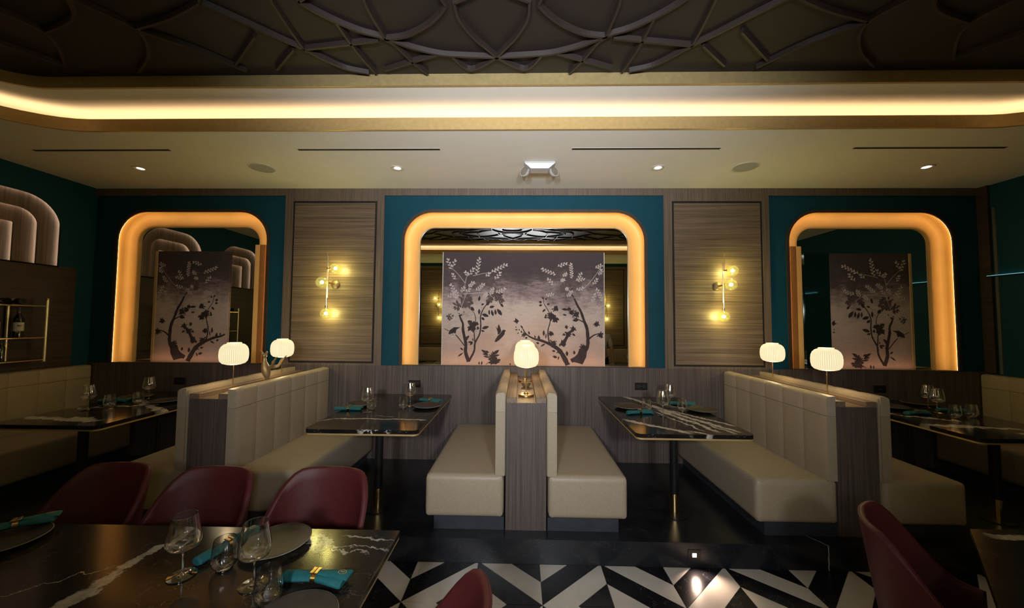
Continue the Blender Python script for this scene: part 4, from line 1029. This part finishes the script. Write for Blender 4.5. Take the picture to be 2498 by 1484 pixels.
c0 = make_chair('burgundy tub chair behind the large marble table, nearest the platform end of it'); c0.location = (-1.085, -2.31, 0); c0.rotation_euler = (0, 0, R_(-4))
dup(c0, (-1.715, -2.33, 0), R_(-3), 'burgundy tub chair behind the large marble table, middle one of three')
dup(c0, (-2.33, -2.30, 0), R_(-4), 'burgundy tub chair behind the large marble table, the dimmest of three')
dup(c0, (-.375, -3.06, 0), R_(-92), 'burgundy tub chair at the short end of the large marble table')
dup(c0, (1.78, -2.62, 0), R_(50), 'burgundy tub chair with a pale sheen on its back, by the cut-off table')

# ------------------------------------------------------------------ rear of the room, seen in the mirrors only
t = thing('banquette_bench', 'long beige bench along the rear wall, seen in the mirrors', 'bench', (0, YR, 0))
obj('seat', MB().box(-4.6, 4.6, .021, .60, .12, .45, .03, 3), M['leather'], t, sm='auto')
obj('plinth', MB().box(-4.55, 4.55, .021, .54, .0005, .12), M['plinth'], t)
bk = obj('backrest', MB().box(-4.6, 4.6, .0205, .10, .45, 1.02, .02, 2), M['leather'], t, sm='auto')
for i, x in enumerate((-2.45, 2.62)):
    t = thing('dining_table', ['black rear table seen in the wide mirror, wine rack side', 'black rear table with a wine glass seen in the wide mirror'][i], 'table', (x, YR+1.0, 0))
    obj('table_top', MB().box(-.40, .40, -.35, .35, .72, .75, .004, 1), M['tile_black'], t)
    m_ = MB(); m_.lathe([(.2, .0005), (.2, .012), (.035, .025), (.035, .70), (.09, .72)], 20); obj('pedestal', m_, M['black_metal'], t, sm='auto')
    put('wine', x-.12, YR+1.02, .751, 0, 'wine glass on the rear table seen in the wide mirror, '+('wine rack side', 'beside the standing person')[i])
    put('plate', x+.10, YR+.95, .751, 0, 'plate on the rear table seen in the wide mirror, '+('wine rack side', 'beside the standing person')[i])
# standing person in a pale shirt, glimpsed in the wide mirror beside the mural edge
def skin(name, joints, edges, mat, parent, label=None, sub=2):
    me = bpy.data.meshes.new(name); me.from_pydata([j[0] for j in joints], edges, [])
    o = bpy.data.objects.new(name, me); COL.objects.link(o); o.parent = parent
    md = o.modifiers.new('skin', 'SKIN'); md.use_smooth_shade = True
    for i, j in enumerate(joints):
        v = me.skin_vertices[0].data[i]; v.radius = (j[1], j[2] if len(j) > 2 else j[1])
    me.skin_vertices[0].data[0].use_root = True
    sd = o.modifiers.new('sub', 'SUBSURF'); sd.levels = sub; sd.render_levels = sub
    me.materials.append(mat)
    if label: o['label'] = label
    return o
pr = thing('person', 'person in a pale grey shirt glimpsed in the wide mirror beside the mural', 'person', (1.80, -3.95, 0), R_(20))
J = [((0, 0, .93), .125, .10), ((0, 0, 1.12), .125, .10), ((0, .01, 1.32), .15, .105), ((0, 0, 1.44), .09, .075), ((0, -.01, 1.50), .052), ((0, -.015, 1.57), .072, .08), ((0, -.02, 1.66), .082, .095), ((0, -.01, 1.73), .058, .065),
     ((.19, 0, 1.40), .058), ((.25, .01, 1.13), .042), ((.26, -.06, .90), .030), ((.26, -.08, .82), .034, .020),
     ((-.19, 0, 1.40), .058), ((-.25, .01, 1.13), .042), ((-.26, -.06, .90), .030), ((-.26, -.08, .82), .034, .020),
     ((.10, 0, .86), .095), ((.11, -.01, .48), .060), ((.11, .01, .09), .042), ((.12, -.15, .04), .040, .03),
     ((-.10, 0, .86), .095), ((-.11, -.01, .48), .060), ((-.11, .01, .09), .042), ((-.12, -.15, .04), .040, .03)]
E_ = [(0, 1), (1, 2), (2, 3), (3, 4), (4, 5), (5, 6), (6, 7), (2, 8), (8, 9), (9, 10), (10, 11), (2, 12), (12, 13), (13, 14), (14, 15), (0, 16), (16, 17), (17, 18), (18, 19), (0, 20), (20, 21), (21, 22), (22, 23)]
skin('body', J, E_, M['skin'], pr)
skin('shirt', [((0, 0, .90), .142, .115), ((0, 0, 1.12), .140, .112), ((0, .01, 1.33), .165, .118), ((0, 0, 1.44), .085, .080), ((.19, 0, 1.40), .072), ((.24, .01, 1.16), .058), ((-.19, 0, 1.40), .072), ((-.24, .01, 1.16), .058)], [(0, 1), (1, 2), (2, 3), (2, 4), (4, 5), (2, 6), (6, 7)], M['shirt'], pr)
skin('trousers', [((0, 0, .97), .138, .112), ((.10, 0, .86), .110), ((.11, -.01, .48), .078), ((.11, .01, .10), .062), ((-.10, 0, .86), .110), ((-.11, -.01, .48), .078), ((-.11, .01, .10), .062)], [(0, 1), (1, 2), (2, 3), (0, 4), (4, 5), (5, 6)], M['trousers'], pr)
m_ = MB(); m_.ball((0, .012, 1.70), .098, 20, 12, .95); obj('hair', m_, M['hair'], pr, sm=True)
for hx in (-1, 1):
    for k, (dx, ln) in enumerate(((-.022, .070), (-.007, .080), (.008, .076), (.022, .062))):
        m_ = MB(); m_.tube([(hx*.26+dx, -.085, .81), (hx*.26+dx, -.10, .81-ln*.55), (hx*.26+dx, -.092, .81-ln)], [.0085, .008, .006], 8); obj('finger', m_, M['skin'], pr, sm='auto')
    m_ = MB(); m_.tube([(hx*.235, -.09, .835), (hx*.222, -.115, .80), (hx*.225, -.122, .775)], [.010, .009, .007], 8); obj('thumb', m_, M['skin'], pr, sm='auto')
m_ = MB(); m_.tube([(0, -.105, 1.665), (0, -.125, 1.635), (0, -.108, 1.628)], [.008, .012, .008], 8); obj('nose', m_, M['skin'], pr, sm=True)
for hx in (-1, 1):
    m_ = MB(); m_.ball((hx*.032, -.098, 1.668), .011, 10, 8); obj('eye', m_, M['black'], pr, sm=True)
    m_ = MB(); m_.ball((hx*.088, -.005, 1.655), .022, 10, 8); o = obj('ear', m_, M['skin'], pr, sm=True)
